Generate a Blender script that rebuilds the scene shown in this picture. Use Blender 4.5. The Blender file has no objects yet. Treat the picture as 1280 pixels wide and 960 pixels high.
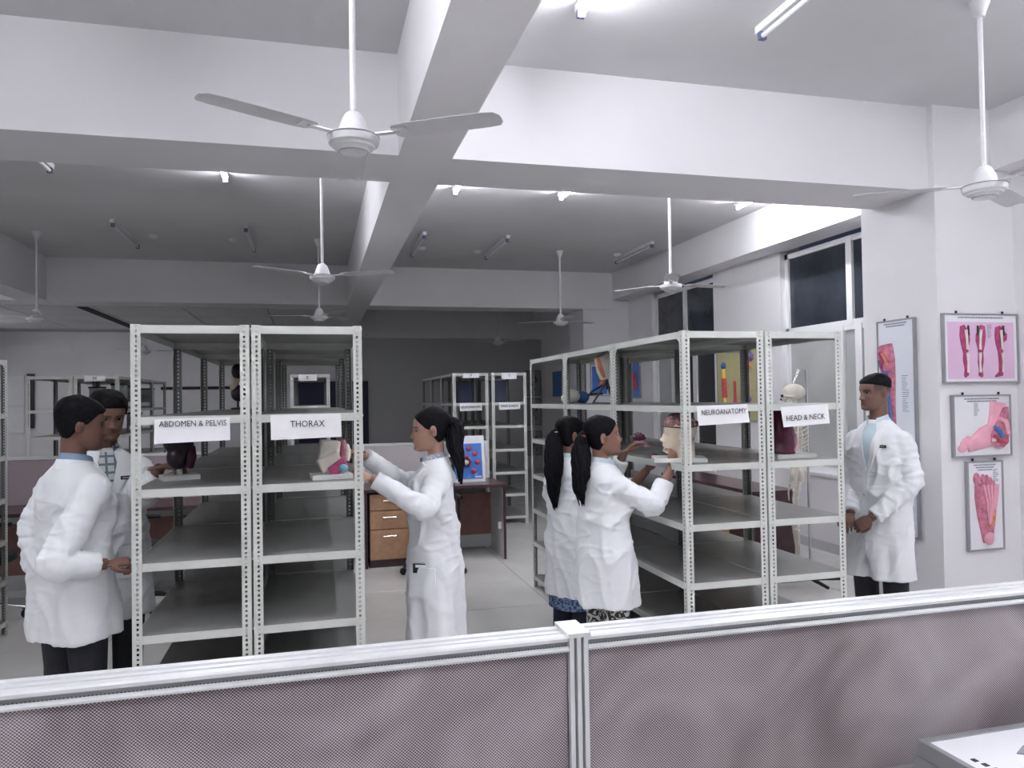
import bpy, bmesh, math, random
import numpy as np
from mathutils import Vector, Matrix, noise
from mathutils.bvhtree import BVHTree
random.seed(7)
PI = math.pi
scene = bpy.context.scene
COL = scene.collection

# ------------------------------------------------------------------ camera
F_PX, YAW, PITCH, ROLL, CAM_H = 938.44, 14.6962, 1.0737, -0.9165, 1.604
_a, _p, _r = (math.radians(v) for v in (YAW, PITCH, ROLL))
_fw = Vector((math.sin(_a)*math.cos(_p), math.cos(_a)*math.cos(_p), math.sin(_p)))
_r0 = Vector((math.cos(_a), -math.sin(_a), 0))
_u0 = Vector((-math.sin(_a)*math.sin(_p), -math.cos(_a)*math.sin(_p), math.cos(_p)))
_R = _r0*math.cos(_r) + _u0*math.sin(_r)
_U = _u0*math.cos(_r) - _r0*math.sin(_r)
cd = bpy.data.cameras.new('camera'); cam = bpy.data.objects.new('camera', cd); COL.objects.link(cam)
cd.sensor_width = 36; cd.lens = F_PX/1280*36; cd.clip_start = .05; cd.clip_end = 100
m = Matrix((( _R.x, _U.x, -_fw.x, 0), (_R.y, _U.y, -_fw.y, 0), (_R.z, _U.z, -_fw.z, CAM_H), (0, 0, 0, 1)))
cam.matrix_world = m
scene.camera = cam

# ------------------------------------------------------------------ world, exposure
w = bpy.data.worlds.new('world'); scene.world = w; w.use_nodes = True
w.node_tree.nodes['Background'].inputs[0].default_value = (.02, .025, .04, 1)
w.node_tree.nodes['Background'].inputs[1].default_value = .3
scene.view_settings.view_transform = 'Standard'
scene.view_settings.look = 'None'
scene.view_settings.gamma = 1
scene.view_settings.exposure = 2.0
TUBE_STRENGTH = 34.0

# ------------------------------------------------------------------ materials
MATS = {}
def mat(name, col, rough=.5, metal=0, spec=.5, noise_amt=0, noise_scale=8, bump=0, bump_scale=60, emit=0, coat=0, detail=3, trans=0, sheen=0):
    if name in MATS: return MATS[name]
    M = bpy.data.materials.new(name); M.use_nodes = True
    nt = M.node_tree; b = nt.nodes['Principled BSDF']
    b.inputs['Base Color'].default_value = (*col, 1)
    b.inputs['Roughness'].default_value = rough
    b.inputs['Metallic'].default_value = metal
    b.inputs['Specular IOR Level'].default_value = spec
    if coat: b.inputs['Coat Weight'].default_value = coat
    if sheen: b.inputs['Sheen Weight'].default_value = sheen
    if trans: b.inputs['Transmission Weight'].default_value = trans
    if emit:
        b.inputs['Emission Color'].default_value = (*col, 1); b.inputs['Emission Strength'].default_value = emit
    tc = nt.nodes.new('ShaderNodeTexCoord')
    if noise_amt:
        n = nt.nodes.new('ShaderNodeTexNoise'); n.inputs['Scale'].default_value = noise_scale; n.inputs['Detail'].default_value = detail
        nt.links.new(tc.outputs['Object'], n.inputs['Vector'])
        r = nt.nodes.new('ShaderNodeValToRGB')
        lo = [max(0, c*(1-noise_amt)) for c in col]; hi = [min(1, c*(1+noise_amt)) for c in col]
        r.color_ramp.elements[0].color = (*lo, 1); r.color_ramp.elements[1].color = (*hi, 1)
        r.color_ramp.elements[0].position = .3; r.color_ramp.elements[1].position = .7
        nt.links.new(n.outputs['Fac'], r.inputs['Fac']); nt.links.new(r.outputs['Color'], b.inputs['Base Color'])
    if bump:
        n2 = nt.nodes.new('ShaderNodeTexNoise'); n2.inputs['Scale'].default_value = bump_scale; n2.inputs['Detail'].default_value = 4
        nt.links.new(tc.outputs['Object'], n2.inputs['Vector'])
        bp = nt.nodes.new('ShaderNodeBump'); bp.inputs['Strength'].default_value = bump; bp.inputs['Distance'].default_value = .01
        nt.links.new(n2.outputs['Fac'], bp.inputs['Height']); nt.links.new(bp.outputs['Normal'], b.inputs['Normal'])
    MATS[name] = M
    return M

mat('wall', (.80, .79, .81), .75, noise_amt=.025, noise_scale=1.2, bump=.08, bump_scale=9)
mat('ceiling', (.67, .665, .68), .8, noise_amt=.06, noise_scale=.9, bump=.12, bump_scale=4, detail=5)
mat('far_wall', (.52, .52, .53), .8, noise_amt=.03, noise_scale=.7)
mat('tile', (.73, .72, .70), .12, noise_amt=.05, noise_scale=2.5, spec=.5)
mat('grout', (.16, .15, .14), .8)
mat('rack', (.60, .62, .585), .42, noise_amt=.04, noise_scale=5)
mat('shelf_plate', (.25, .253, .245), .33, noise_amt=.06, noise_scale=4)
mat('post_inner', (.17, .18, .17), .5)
mat('bolt', (.72, .72, .68), .35, metal=.6)
mat('paper', (.86, .86, .88), .7, noise_amt=.03, noise_scale=9, bump=.25, bump_scale=7)
mat('ink', (.02, .02, .025), .6)
mat('alu', (.78, .79, .80), .35, metal=.35, noise_amt=.04, noise_scale=20)
mat('alu_dark', (.34, .35, .36), .4, metal=.5)
mat('fan_white', (.72, .72, .74), .4, noise_amt=.05, noise_scale=30)
mat('fan_blade', (.62, .62, .645), .4)
mat('batten', (.75, .75, .76), .5)
mat('tube_off', (.78, .79, .80), .3)
mat('cap_blue', (.12, .13, .25), .4)
mat('tube_on', (.94, .95, 1.0), .4, emit=TUBE_STRENGTH)
mat('white_frame', (.80, .80, .81), .4)
mat('night_glass', (.035, .042, .055), .07, spec=.6, noise_amt=.35, noise_scale=2.2)
mat('frosted_glass', (.44, .455, .45), .3, noise_amt=.12, noise_scale=1.6, detail=5)
mat('dark_glass', (.05, .05, .055), .25)
mat('black', (.012, .012, .014), .45)
mat('black_soft', (.02, .02, .022), .8)
mat('frame_grey', (.36, .36, .38), .35, metal=.5)
mat('chrome', (.75, .75, .77), .12, metal=1)
mat('brown_top', (.075, .04, .045), .25, noise_amt=.15, noise_scale=12)
mat('brown_panel', (.25, .125, .105), .45, noise_amt=.12, noise_scale=14)
mat('oak', (.50, .29, .17), .45, noise_amt=.12, noise_scale=22)
mat('desk_grey', (.55, .56, .585), .5)
mat('maroon', (.17, .085, .09), .5)
mat('navy', (.012, .016, .05), .6)
mat('socket', (.75, .74, .70), .4)

def fabric_mat(name, c_hi, c_lo, pitch, bumpy=.5):
    M = bpy.data.materials.new(name); M.use_nodes = True; nt = M.node_tree; b = nt.nodes['Principled BSDF']
    tc = nt.nodes.new('ShaderNodeTexCoord'); sx = nt.nodes.new('ShaderNodeSeparateXYZ'); nt.links.new(tc.outputs['Object'], sx.inputs[0])
    def mth(op, a=None, bb=None, va=0, vb=0):
        n = nt.nodes.new('ShaderNodeMath'); n.operation = op
        n.inputs[0].default_value = va; n.inputs[1].default_value = vb
        if a is not None: nt.links.new(a, n.inputs[0])
        if bb is not None: nt.links.new(bb, n.inputs[1])
        return n.outputs[0]
    k = 2*PI/pitch
    s1 = mth('SINE', mth('MULTIPLY', sx.outputs[0], vb=k)); s2 = mth('SINE', mth('MULTIPLY', sx.outputs[2], vb=k*1.1))
    v = mth('MULTIPLY_ADD', mth('MULTIPLY', s1, s2), vb=.5); v.node.inputs[2].default_value = .5
    nz = nt.nodes.new('ShaderNodeTexNoise'); nz.inputs['Scale'].default_value = 3; nz.inputs['Detail'].default_value = 2; nz.inputs['Distortion'].default_value = 1.2
    nt.links.new(tc.outputs['Object'], nz.inputs['Vector'])
    v2 = mth('ADD', v, mth('MULTIPLY_ADD', nz.outputs['Fac'], vb=.9)); v2.node.inputs[1].default_value = 0
    nn = v2.node.inputs[1].links[0].from_node; nn.inputs[2].default_value = -.45
    r = nt.nodes.new('ShaderNodeValToRGB'); r.color_ramp.elements[0].color = (*c_lo, 1); r.color_ramp.elements[1].color = (*c_hi, 1)
    r.color_ramp.elements[0].position = .22; r.color_ramp.elements[1].position = .92
    nt.links.new(v2, r.inputs[0]); nt.links.new(r.outputs[0], b.inputs['Base Color'])
    b.inputs['Roughness'].default_value = .9; b.inputs['Specular IOR Level'].default_value = .2
    bp = nt.nodes.new('ShaderNodeBump'); bp.inputs['Strength'].default_value = bumpy; bp.inputs['Distance'].default_value = .001
    nt.links.new(v, bp.inputs['Height']); nt.links.new(bp.outputs[0], b.inputs['Normal'])
    MATS[name] = M
fabric_mat('mauve_weave', (.66, .60, .625), (.095, .068, .08), .0054)
mat('mauve_plain', (.40, .34, .36), .9, noise_amt=.06, noise_scale=3)
mat('pale_fabric', (.50, .47, .48), .9, noise_amt=.05, noise_scale=3)

# ------------------------------------------------------------------ mesh helpers
class MB:
    def __init__(s): s.v = []; s.f = []; s.mi = []
    def add(s, vs, fs, mi=0):
        o = len(s.v); s.v.extend([tuple(q) for q in vs]); s.f.extend([tuple(i+o for i in q) for q in fs]); s.mi.extend([mi]*len(fs)); return s
    def box(s, x0, x1, y0, y1, z0, z1, mi=0):
        return s.add([(x0,y0,z0),(x1,y0,z0),(x1,y1,z0),(x0,y1,z0),(x0,y0,z1),(x1,y0,z1),(x1,y1,z1),(x0,y1,z1)],
                     [(0,3,2,1),(4,5,6,7),(0,1,5,4),(1,2,6,5),(2,3,7,6),(3,0,4,7)], mi)
    def obox(s, c, size, M3=None, mi=0):
        hx, hy, hz = (q/2 for q in size); M3 = M3 or Matrix.Identity(3); c = Vector(c)
        vs = [c + M3 @ Vector(q) for q in ((-hx,-hy,-hz),(hx,-hy,-hz),(hx,hy,-hz),(-hx,hy,-hz),(-hx,-hy,hz),(hx,-hy,hz),(hx,hy,hz),(-hx,hy,hz))]
        return s.add(vs, [(0,3,2,1),(4,5,6,7),(0,1,5,4),(1,2,6,5),(2,3,7,6),(3,0,4,7)], mi)
    def tube(s, pts, rad, n=10, mi=0, cap=True, flat=1.0):
        pts = [Vector(q) for q in pts]
        if not hasattr(rad, '__len__'): rad = [rad]*len(pts)
        up = None; rings = []
        for i, q in enumerate(pts):
            d = (pts[min(i+1, len(pts)-1)] - pts[max(i-1, 0)])
            if d.length < 1e-9: d = Vector((0, 0, 1))
            d.normalize()
            if up is None:
                up = d.cross(Vector((0, 0, 1)) if abs(d.z) < .9 else Vector((1, 0, 0))).normalized()
            up = (up - d*up.dot(d)).normalized(); sd = d.cross(up)
            rings.append([q + (up*math.cos(2*PI*k/n) + sd*math.sin(2*PI*k/n)*flat)*rad[i] for k in range(n)])
        vs = [v for r in rings for v in r]; fs = []
        for i in range(len(rings)-1):
            for k in range(n):
                a = i*n+k; b = i*n+(k+1) % n; fs.append((a, b, b+n, a+n))
        if cap:
            fs.append(tuple(range(n-1, -1, -1))); fs.append(tuple((len(rings)-1)*n+k for k in range(n)))
        return s.add(vs, fs, mi)
    def cyl(s, p0, p1, r0, r1=None, n=12, mi=0): return s.tube([p0, p1], [r0, r0 if r1 is None else r1], n, mi)
    def lathe(s, prof, org=(0,0,0), n=24, mi=0, M3=None):
        M3 = M3 or Matrix.Identity(3); org = Vector(org); vs = []; fs = []
        for (r, z) in prof:
            for k in range(n): vs.append(org + M3 @ Vector((r*math.cos(2*PI*k/n), r*math.sin(2*PI*k/n), z)))
        for i in range(len(prof)-1):
            for k in range(n):
                a = i*n+k; b = i*n+(k+1) % n; fs.append((a, b, b+n, a+n))
        fs.append(tuple(range(n-1, -1, -1))); fs.append(tuple((len(prof)-1)*n+k for k in range(n)))
        return s.add(vs, fs, mi)
    def ell(s, c, rad, M3=None, nu=16, nv=10, mi=0):
        M3 = M3 or Matrix.Identity(3); c = Vector(c); vs = []; fs = []
        for j in range(1, nv):
            t = PI*j/nv
            for k in range(nu):
                ph = 2*PI*k/nu
                vs.append(c + M3 @ Vector((rad[0]*math.sin(t)*math.cos(ph), rad[1]*math.sin(t)*math.sin(ph), rad[2]*math.cos(t))))
        top = len(vs); vs.append(c + M3 @ Vector((0,0,rad[2]))); bot = len(vs); vs.append(c + M3 @ Vector((0,0,-rad[2])))
        for j in range(nv-2):
            for k in range(nu):
                a = j*nu+k; b = j*nu+(k+1) % nu; fs.append((a, a+nu, b+nu, b))
        for k in range(nu):
            fs.append((top, k, (k+1) % nu)); q = (nv-2)*nu; fs.append((bot, q+(k+1) % nu, q+k))
        return s.add(vs, fs, mi)
    def prism(s, poly, d0, d1, axis='y', mi=0):
        """poly in the plane across `axis`, extruded from d0 to d1"""
        def P(a, b, d): return {'y': (a, d, b), 'x': (d, a, b), 'z': (a, b, d)}[axis]
        n = len(poly); vs = [P(a, b, d0) for a, b in poly] + [P(a, b, d1) for a, b in poly]
        fs = [tuple(range(n-1, -1, -1)), tuple(range(n, 2*n))] + [(i, (i+1) % n, n+(i+1) % n, n+i) for i in range(n)]
        return s.add(vs, fs, mi)
    def mesh(s, name, mats, smooth=None, fix=True):
        me = bpy.data.meshes.new(name); me.from_pydata(s.v, [], s.f)
        for q in (mats if isinstance(mats, (list, tuple)) else [mats]): me.materials.append(MATS[q] if isinstance(q, str) else q)
        if any(s.mi): me.polygons.foreach_set('material_index', s.mi)
        if fix:
            bm = bmesh.new(); bm.from_mesh(me); bmesh.ops.recalc_face_normals(bm, faces=bm.faces); bm.to_mesh(me); bm.free()
        if smooth:
            me.shade_smooth(); me.set_sharp_from_angle(angle=math.radians(smooth))
        me.update(); return me
    def build(s, name, mats, parent=None, smooth=None, loc=None):
        return obj(name, s.mesh(name, mats, smooth), parent, loc)

def obj(name, me, parent=None, loc=None, rotz=None):
    o = bpy.data.objects.new(name, me); COL.objects.link(o)
    if parent is not None: o.parent = parent
    if loc is not None: o.location = loc
    if rotz is not None: o.rotation_euler = (0, 0, rotz)
    return o
def tag(o, label, cat, group=None, kind=None):
    o['label'] = label; o['category'] = cat
    if group: o['group'] = group
    if kind: o['kind'] = kind
    return o
def thing(name, label, cat, loc=(0,0,0), rotz=0, group=None):
    o = obj(name, None, None, loc, rotz); o.empty_display_size = .1
    return tag(o, label, cat, group)
def struct(o): o['kind'] = 'structure'; return o
def rz(a): return Matrix.Rotation(a, 3, 'Z')
def text_mesh(txt, size, mname, align='CENTER', xscale=1.0):
    cu = bpy.data.curves.new('lettering', 'FONT'); cu.body = txt; cu.size = size; cu.align_x = align; cu.align_y = 'CENTER'; cu.extrude = .0004
    cu.resolution_u = 2
    o = bpy.data.objects.new('t', cu); COL.objects.link(o)
    me = bpy.data.meshes.new_from_object(o.evaluated_get(bpy.context.evaluated_depsgraph_get()))
    bpy.data.objects.remove(o); bpy.data.curves.remove(cu)
    me.materials.clear(); me.materials.append(MATS[mname])
    # stand it up: text x->x, y->z
    for v in me.vertices: v.co = Vector((v.co.x*xscale, -v.co.z, v.co.y))
    return me

# ------------------------------------------------------------------ room shell
HC, HB = 3.6146, 3.0228
X0, X1, Y0, Y1 = -6.6, 5.0, -3.2, 16.4
TS = .78
fl = struct(MB().box(X0-.2, 5.4, Y0, Y1+.2, -.10, -.004).build('floor', 'grout'))
tile_me = MB().add([(.0025,.0025,-.004),(TS-.0025,.0025,-.004),(TS-.0025,TS-.0025,-.004),(.0025,TS-.0025,-.004),
                    (.004,.004,0),(TS-.004,.004,0),(TS-.004,TS-.004,0),(.004,TS-.004,0)],
                   [(4,5,6,7),(0,1,5,4),(1,2,6,5),(2,3,7,6),(3,0,4,7)]).mesh('floor_tile', 'tile')
ix0 = math.floor((X0-.97)/TS); ix1 = math.ceil((5.2-.97)/TS)
for i in range(ix0, ix1):
    for j in range(-4, 10):
        obj('floor_tile', tile_me, fl, (.97+i*TS, 5.62+j*TS, 0))
far = MB()
for i in range(ix0, ix1):
    for j in list(range(-11, -4)) + list(range(10, 14)):
        x, y = .97+i*TS, 5.62+j*TS
        far.add([(x+.004,y+.004,0),(x+TS-.004,y+.004,0),(x+TS-.004,min(y+TS-.004, Y1),0),(x+.004,min(y+TS-.004, Y1),0)], [(0,1,2,3)])
fo = far.build('far_floor_tiles', 'tile', fl); fo['kind'] = 'stuff'

ce = struct(MB().box(X0-.2, 5.4, Y0-.2, 11.9, HC, HC+.15).build('ceiling', 'ceiling'))
XL0, XL1 = .482, .798           # longitudinal beam
YB0, YB1 = 4.35, 4.90           # near cross beam
YC0, YC1 = 11.38, 11.90         # far cross beam
def beam(x0, x1, y0, y1, z0, z1=HC+.01): return MB().box(x0, x1, y0, y1, z0, z1).build('beam', 'wall', ce)
beam(X0, 4.75, YB0, YB1, HB)
beam(X0, 4.75, YC0, YC1, HB)
beam(X0, 4.75, -2.6, -2.1, HB)
for y0, y1 in ((Y0, YB0), (YB1, YC0), (YC1, Y1)): beam(XL0, XL1, y0, y1, HB)
for y0, y1 in ((Y0, YB0), (YB1, YC0)): beam(-3.85, -3.5, y0, y1, HB)
for y0, y1 in ((Y0, YB0), (YB1, YC0), (YC1, Y1)): beam(4.70, 5.05, y0, y1, 3.18)
beam(XL1, 5.0, Y1-.35, Y1, 2.93)
# ceiling beyond the far beam: high slab on the right, panelled false ceiling on the left
MB().box(XL1, 5.4, 11.9, Y1+.2, HC, HC+.15).build('slab', 'ceiling', ce)
MB().box(X0-.2, XL0, 11.9, Y1+.2, 3.045, 3.2).build('false_ceiling', 'alu_dark', ce)
pan = MB().box(.016, 1.184, .018, 1.182, -.012, .02).mesh('ceiling_panel', 'ceiling')
for i in range(6):
    for j in range(4):
        x = XL0-1.2*(i+1)+.06
        if j == 3: continue
        obj('ceiling_panel', pan, ce, (x-.04, YC1+.02+1.2*j+ .0, 3.03))
MB().box(-3.30, -3.16, 12.0, 15.2, 3.005, 3.05).build('air_slot', 'black_soft', ce)

# ---- walls
wr = struct(MB().box(5.0, 5.25, 8.72-1.45, 8.72, 0, 3.25).build('wall_right', 'wall'))
def wr_part(n, *b): return MB().box(*b).build(n, 'wall', wr)
WR = 'wall_panel'
wr_part(WR, 5.0, 5.25, 10.56, Y1, 0, 3.25)
wr_part(WR, 4.88, 5.25, Y0, 4.31, 0, 3.25)
wr_part(WR, 5.0, 5.25, 5.93, 7.27, 0, .76)           # below near window
wr_part(WR, 5.0, 5.25, 8.72, 10.56, 0, .60)
wr_part(WR, 5.0, 5.25, 5.03, 5.93, 0, 3.25)
MB().box(4.203, 5.1, 4.300, 5.03, 0, HC+.01).build('column', 'wall', wr)
MB().box(4.205, 5.1, 11.43, 12.1, 0, HC+.01).build('column', 'wall', wr)
MB().box(4.232, 5.1, -2.7, -2.0, 0, HC+.01).build('column', 'wall', wr)
wf = struct(MB().box(X0-.2, 5.4, Y1, Y1+.2, 0, 3.8).build('wall_far', 'far_wall'))
MB().box(X0, XL0, Y1-.006, Y1, 0, 3.04).build('wall_panel', 'wall', wf)  # far wall's brighter lit left side put into colour as a paler sheet
struct(MB().box(X0-.2, X0, Y0, Y1, 0, 3.8).build('wall_left', 'far_wall'))
struct(MB().box(X0-.2, 5.4, Y0-.2, Y0, 0, 3.8).build('wall_rear', 'far_wall'))
struct(MB().box(4.985, 5.0, 5.03, 11.43, 0, .10).build('baseboard_right', 'desk_grey'))

# ---- windows (aluminium frames, night outside)
def window(name, ya, yb, zt, ztr, zs, mull, lower_splits, lower_mat):
    X = 5.0
    f = MB()
    fw = .055
    for (y0, y1, z0, z1) in ((ya, ya+fw, zs, zt), (yb-fw, yb, zs, zt), (ya, yb, zt-fw, zt), (ya, yb, zs, zs+fw), (ya, yb, ztr-.05, ztr+.05)):
        f.box(X+.06, X+.13, y0, y1, z0, z1)
    f.box(X+.055, X+.12, mull-.04, mull+.04, ztr, zt)
    for q in lower_splits: f.box(X+.05, X+.12, q-.045, q+.045, zs, ztr)
    o = struct(f.build(name, 'white_frame'))
    MB().box(X+.085, X+.095, ya+fw, mull-.04, ztr+.05, zt-fw).build('pane', 'night_glass', o)
    MB().box(X+.085, X+.095, mull+.04, yb-fw, ztr+.05, zt-fw).build('pane', 'night_glass', o)
    ys = [ya+fw] + sorted(lower_splits) + [yb-fw]
    for k in range(len(ys)-1):
        MB().box(X+.080, X+.092, ys[k]+(.045 if k else 0), ys[k+1]-(.045 if k < len(ys)-2 else 0), zs+fw, ztr-.05).build('pane', lower_mat[k], o)
    MB().box(X-.04, X+.14, ya, yb, zs-.03, zs).build('window_sill', 'white_frame', o)
    return o
window('window_1', 5.93, 7.27, 3.14, 2.27, .79, 6.24, [6.12, 6.38], ['dark_glass', 'frosted_glass', 'frosted_glass'])
window('window_2', 8.72, 10.56, 3.14, 2.27, .63, 9.62, [9.35, 10.0], ['dark_glass', 'dark_glass', 'frosted_glass'])
# ------------------------------------------------------------------ remesh helper
def remesh(mb, voxel, smooth=2, name='tmp'):
    me = bpy.data.meshes.new(name); me.from_pydata(mb.v, [], mb.f)
    bm = bmesh.new(); bm.from_mesh(me); bmesh.ops.recalc_face_normals(bm, faces=bm.faces); bm.to_mesh(me); bm.free()
    o = bpy.data.objects.new('tmp', me); COL.objects.link(o)
    r = o.modifiers.new('r', 'REMESH'); r.mode = 'VOXEL'; r.voxel_size = voxel; r.adaptivity = 0
    if smooth:
        s = o.modifiers.new('s', 'SMOOTH'); s.iterations = smooth; s.factor = .5
    out = bpy.data.meshes.new_from_object(o.evaluated_get(bpy.context.evaluated_depsgraph_get()))
    bpy.data.objects.remove(o); bpy.data.meshes.remove(me)
    out.name = name; out.shade_smooth()
    return out
def blob(mb, voxel, name, mname, parent, smooth=2):
    me = remesh(mb, voxel, smooth, name); me.materials.clear(); me.materials.append(MATS[mname]); return obj(name, me, parent)

# ------------------------------------------------------------------ slotted angle racks
RW, RL, RH = .457, .914, 1.93
LEVELS = [1.9265, 1.5513, 1.2556, .9564, .6649, .385, .10]
def post_mesh():
    mb = MB(); w, t, p, n = .038, .0022, .0201, 96
    hw, hh = .0045, .0052
    for fl_ in range(2):
        for k in range(n):
            z0, z1 = k*p, (k+1)*p; zc = (z0+z1)/2; xc = w*.55
            hz = hh if k % 4 else hh*.7
            outer = [(0, z0), (w, z0), (w, z1), (0, z1)]; inner = [(xc-hw, zc-hz), (xc+hw, zc-hz), (xc+hw, zc+hz), (xc-hw, zc+hz)]
            def P(a, d, z): return (a, d, z) if fl_ == 0 else (d, a, z)
            vs = [P(a, 0, z) for a, z in outer] + [P(a, 0, z) for a, z in inner] + [P(a, t, z) for a, z in outer] + [P(a, t, z) for a, z in inner]
            fs = []; gs = []
            for i in range(4):
                j = (i+1) % 4
                fs.append((i, j, 4+j, 4+i)); gs += [(8+i, 12+i, 12+j, 8+j), (4+i, 4+j, 12+j, 12+i)]
            fs += [(1, 9, 10, 2)]
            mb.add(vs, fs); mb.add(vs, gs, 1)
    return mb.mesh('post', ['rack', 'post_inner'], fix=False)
POST = post_mesh()
SHELF = {}
def shelf_mesh(L):
    if L not in SHELF:
        e = .0025; h = .034; t = .0015
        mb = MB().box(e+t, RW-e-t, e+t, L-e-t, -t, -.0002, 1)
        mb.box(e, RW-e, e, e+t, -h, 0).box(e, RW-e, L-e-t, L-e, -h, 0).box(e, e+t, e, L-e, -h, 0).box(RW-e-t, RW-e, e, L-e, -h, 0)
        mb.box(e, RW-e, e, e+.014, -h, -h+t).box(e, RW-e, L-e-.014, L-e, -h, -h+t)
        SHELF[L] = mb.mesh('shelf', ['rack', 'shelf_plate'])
    return SHELF[L]
BOLT = {}
def bolts_mesh(L):
    if L not in BOLT:
        mb = MB()
        for z in LEVELS:
            for x in (.021, RW-.021):
                for d, y in ((-1, 0), (1, L)): mb.cyl((x, y, z-.017), (x, y+d*.003, z-.017), .0062, n=6)
            for y in (.021, L-.021):
                for d, x in ((-1, 0), (1, RW)):
                    mb.cyl((x, y, z-.012), (x+d*.0035, y, z-.012), .006, n=6)
        BOLT[L] = mb.mesh('bolts', 'bolt')
    return BOLT[L]
def gusset_mesh():
    # curved corner plate in the x=0 plane
    r = .045; pts = [(0, 0), (r, 0)] + [(r - r*math.sin(a), -(r - r*math.cos(a))) for a in [PI/2*k/6 for k in range(1, 6)]] + [(0, -r)]
    return MB().prism(pts, 0, .0015, 'x').mesh('gusset', 'rack')
GUS = gusset_mesh()
def rack(label, X, Y, L=RL, group=None, gus=True):
    t = thing('slotted_rack', label, 'rack', (X, Y, 0), 0, group)
    for (x, y, a) in ((0, 0, 0), (RW, 0, PI/2), (RW, L, PI), (0, L, -PI/2)): obj('post', POST, t, (x, y, 0), a)
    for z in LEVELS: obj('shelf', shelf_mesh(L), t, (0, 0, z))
    b = obj('bolts', bolts_mesh(L), t); b['kind'] = 'stuff'
    if gus:
        for x in (.0035, RW-.005):
            obj('gusset', GUS, t, (x, .038, LEVELS[0]-.034))
            g = obj('gusset', GUS, t, (x+.0015, L-.038, LEVELS[0]-.034), PI)
    return t
ORD = ['front', 'middle', 'rear']
LA = .98
for k in range(3):
    u = ORD[k]
    rack(f'{u} rack unit of the row that carries the ABDOMEN & PELVIS sign', -.7235, 3.332+LA*k, LA-.010, 'grey-green slotted racks')
    rack(f'{u} rack unit of the row that carries the large THORAX sign', -.258, 3.332+LA*k, LA-.010, 'grey-green slotted racks')
    rack(f'{u} rack unit of the row that carries the near NEUROANATOMY sign', 1.778, 3.408+(RL+.008)*k, RL, 'grey-green slotted racks')
    rack(f'{u} rack unit of the row that carries the large HEAD & NECK sign', 2.247, 3.408+(RL+.008)*k, RL, 'grey-green slotted racks')
for k in range(3):
    u = ORD[k]
    rack(f'{u} far rack unit behind the blood cell chart, left row of the pair', 1.669, 9.3+(RL+.008)*k, RL, 'far slotted racks')
    rack(f'{u} far rack unit behind the blood cell chart, right row of the pair', 2.172, 9.3+(RL+.008)*k, RL, 'far slotted racks')
    rack(f'{u} far rack unit of the left row behind the two men', -3.062, 9.3+(RL+.008)*k, RL, 'far slotted racks')
    rack(f'{u} far rack unit of the row with a small card behind the two men', -2.596, 9.3+(RL+.008)*k, RL, 'far slotted racks')
    rack(f'{u} far rack unit seen through the open THORAX rack', -.285, 9.3+(RL+.008)*k, RL, 'far slotted racks')
rack('rack at the left edge of the picture, only its rear posts showing', -2.565, 5.13, RL, 'grey-green slotted racks')

# ------------------------------------------------------------------ paper signs
def fit_text(txt, width, height, mname='ink'):
    me = text_mesh(txt, .1, mname)
    co = np.array([v.co for v in me.vertices]); mn, mx = co.min(0), co.max(0)
    for v in me.vertices:
        v.co.x = (v.co.x-(mn[0]+mx[0])/2)*width/(mx[0]-mn[0]); v.co.z = (v.co.z-(mn[2]+mx[2])/2)*height/(mx[2]-mn[2])
    return me
def sign(label, Y, quad, txt, tc, tw, th, tilt=0, bend=.006, group='paper signs on racks', tape=True):
    """quad: TL TR BR BL in (x,z)"""
    ox, oz = quad[0]
    t = thing('paper_sign', label, 'sign', (ox, Y, oz), 0, group)
    n = 14; mb = MB(); vs = []
    for j in range(5):
        for i in range(n+1):
            u, v = i/n, j/4
            x = (quad[0][0]*(1-u)+quad[1][0]*u)*(1-v)+(quad[3][0]*(1-u)+quad[2][0]*u)*v
            z = (quad[0][1]*(1-u)+quad[1][1]*u)*(1-v)+(quad[3][1]*(1-u)+quad[2][1]*u)*v
            y = -bend*v*(.6+.4*math.sin(u*5+1)) - .001
            vs.append((x-ox, y, z-oz))
    fs = [(j*(n+1)+i, j*(n+1)+i+1, (j+1)*(n+1)+i+1, (j+1)*(n+1)+i) for j in range(4) for i in range(n)]
    k = len(vs); vs2 = [(a, b+.0006, c) for a, b, c in vs]
    mb.add(vs, fs); mb.add(vs2, [f[::-1] for f in fs])
    mb.build('sheet', 'paper', t, 40)
    if txt:
        o = obj('lettering', fit_text(txt, tw, th), t, (tc[0]-ox, -bend-.0025, tc[1]-oz)); o.rotation_euler = (0, -tilt, 0)
    return t
sign('white paper sign reading ABDOMEN & PELVIS taped to a rack', 3.3265, [(-.634,1.541),(-.345,1.545),(-.344,1.448),(-.635,1.441)], 'ABDOMEN & PELVIS', (-.487,1.521), .258, .024)
sign('white paper sign reading THORAX taped to a rack', 3.3265, [(-.184,1.548),(.106,1.549),(.108,1.449),(-.182,1.443)], 'THORAX', (-.033,1.509), .141, .027)
sign('near white paper sign reading NEUROANATOMY taped to a rack', 3.4025, [(1.845,1.548),(2.13,1.555),(2.141,1.461),(1.852,1.451)], 'NEUROANATOMY', (1.994,1.5185), .252, .027, .028)
sign('white paper sign reading HEAD & NECK hanging beside the standing man', 3.4025, [(2.324,1.535),(2.608,1.546),(2.615,1.445),(2.336,1.431)], 'HEAD & NECK', (2.468,1.480), .23, .028, .035)
sign('small far card F on the left far rack behind the blood chart', 9.294, [(1.80,1.926),(2.01,1.926),(2.01,1.866),(1.80,1.866)], 'F', (1.905,1.897), .02, .034, group='far rack cards')
sign('far white sign reading NEUROANATOMY behind the blood chart', 9.294, [(1.755,1.549),(2.04,1.546),(2.04,1.455),(1.755,1.450)], 'NEUROANATOMY', (1.897,1.50), .25, .03, group='far rack cards')
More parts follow.
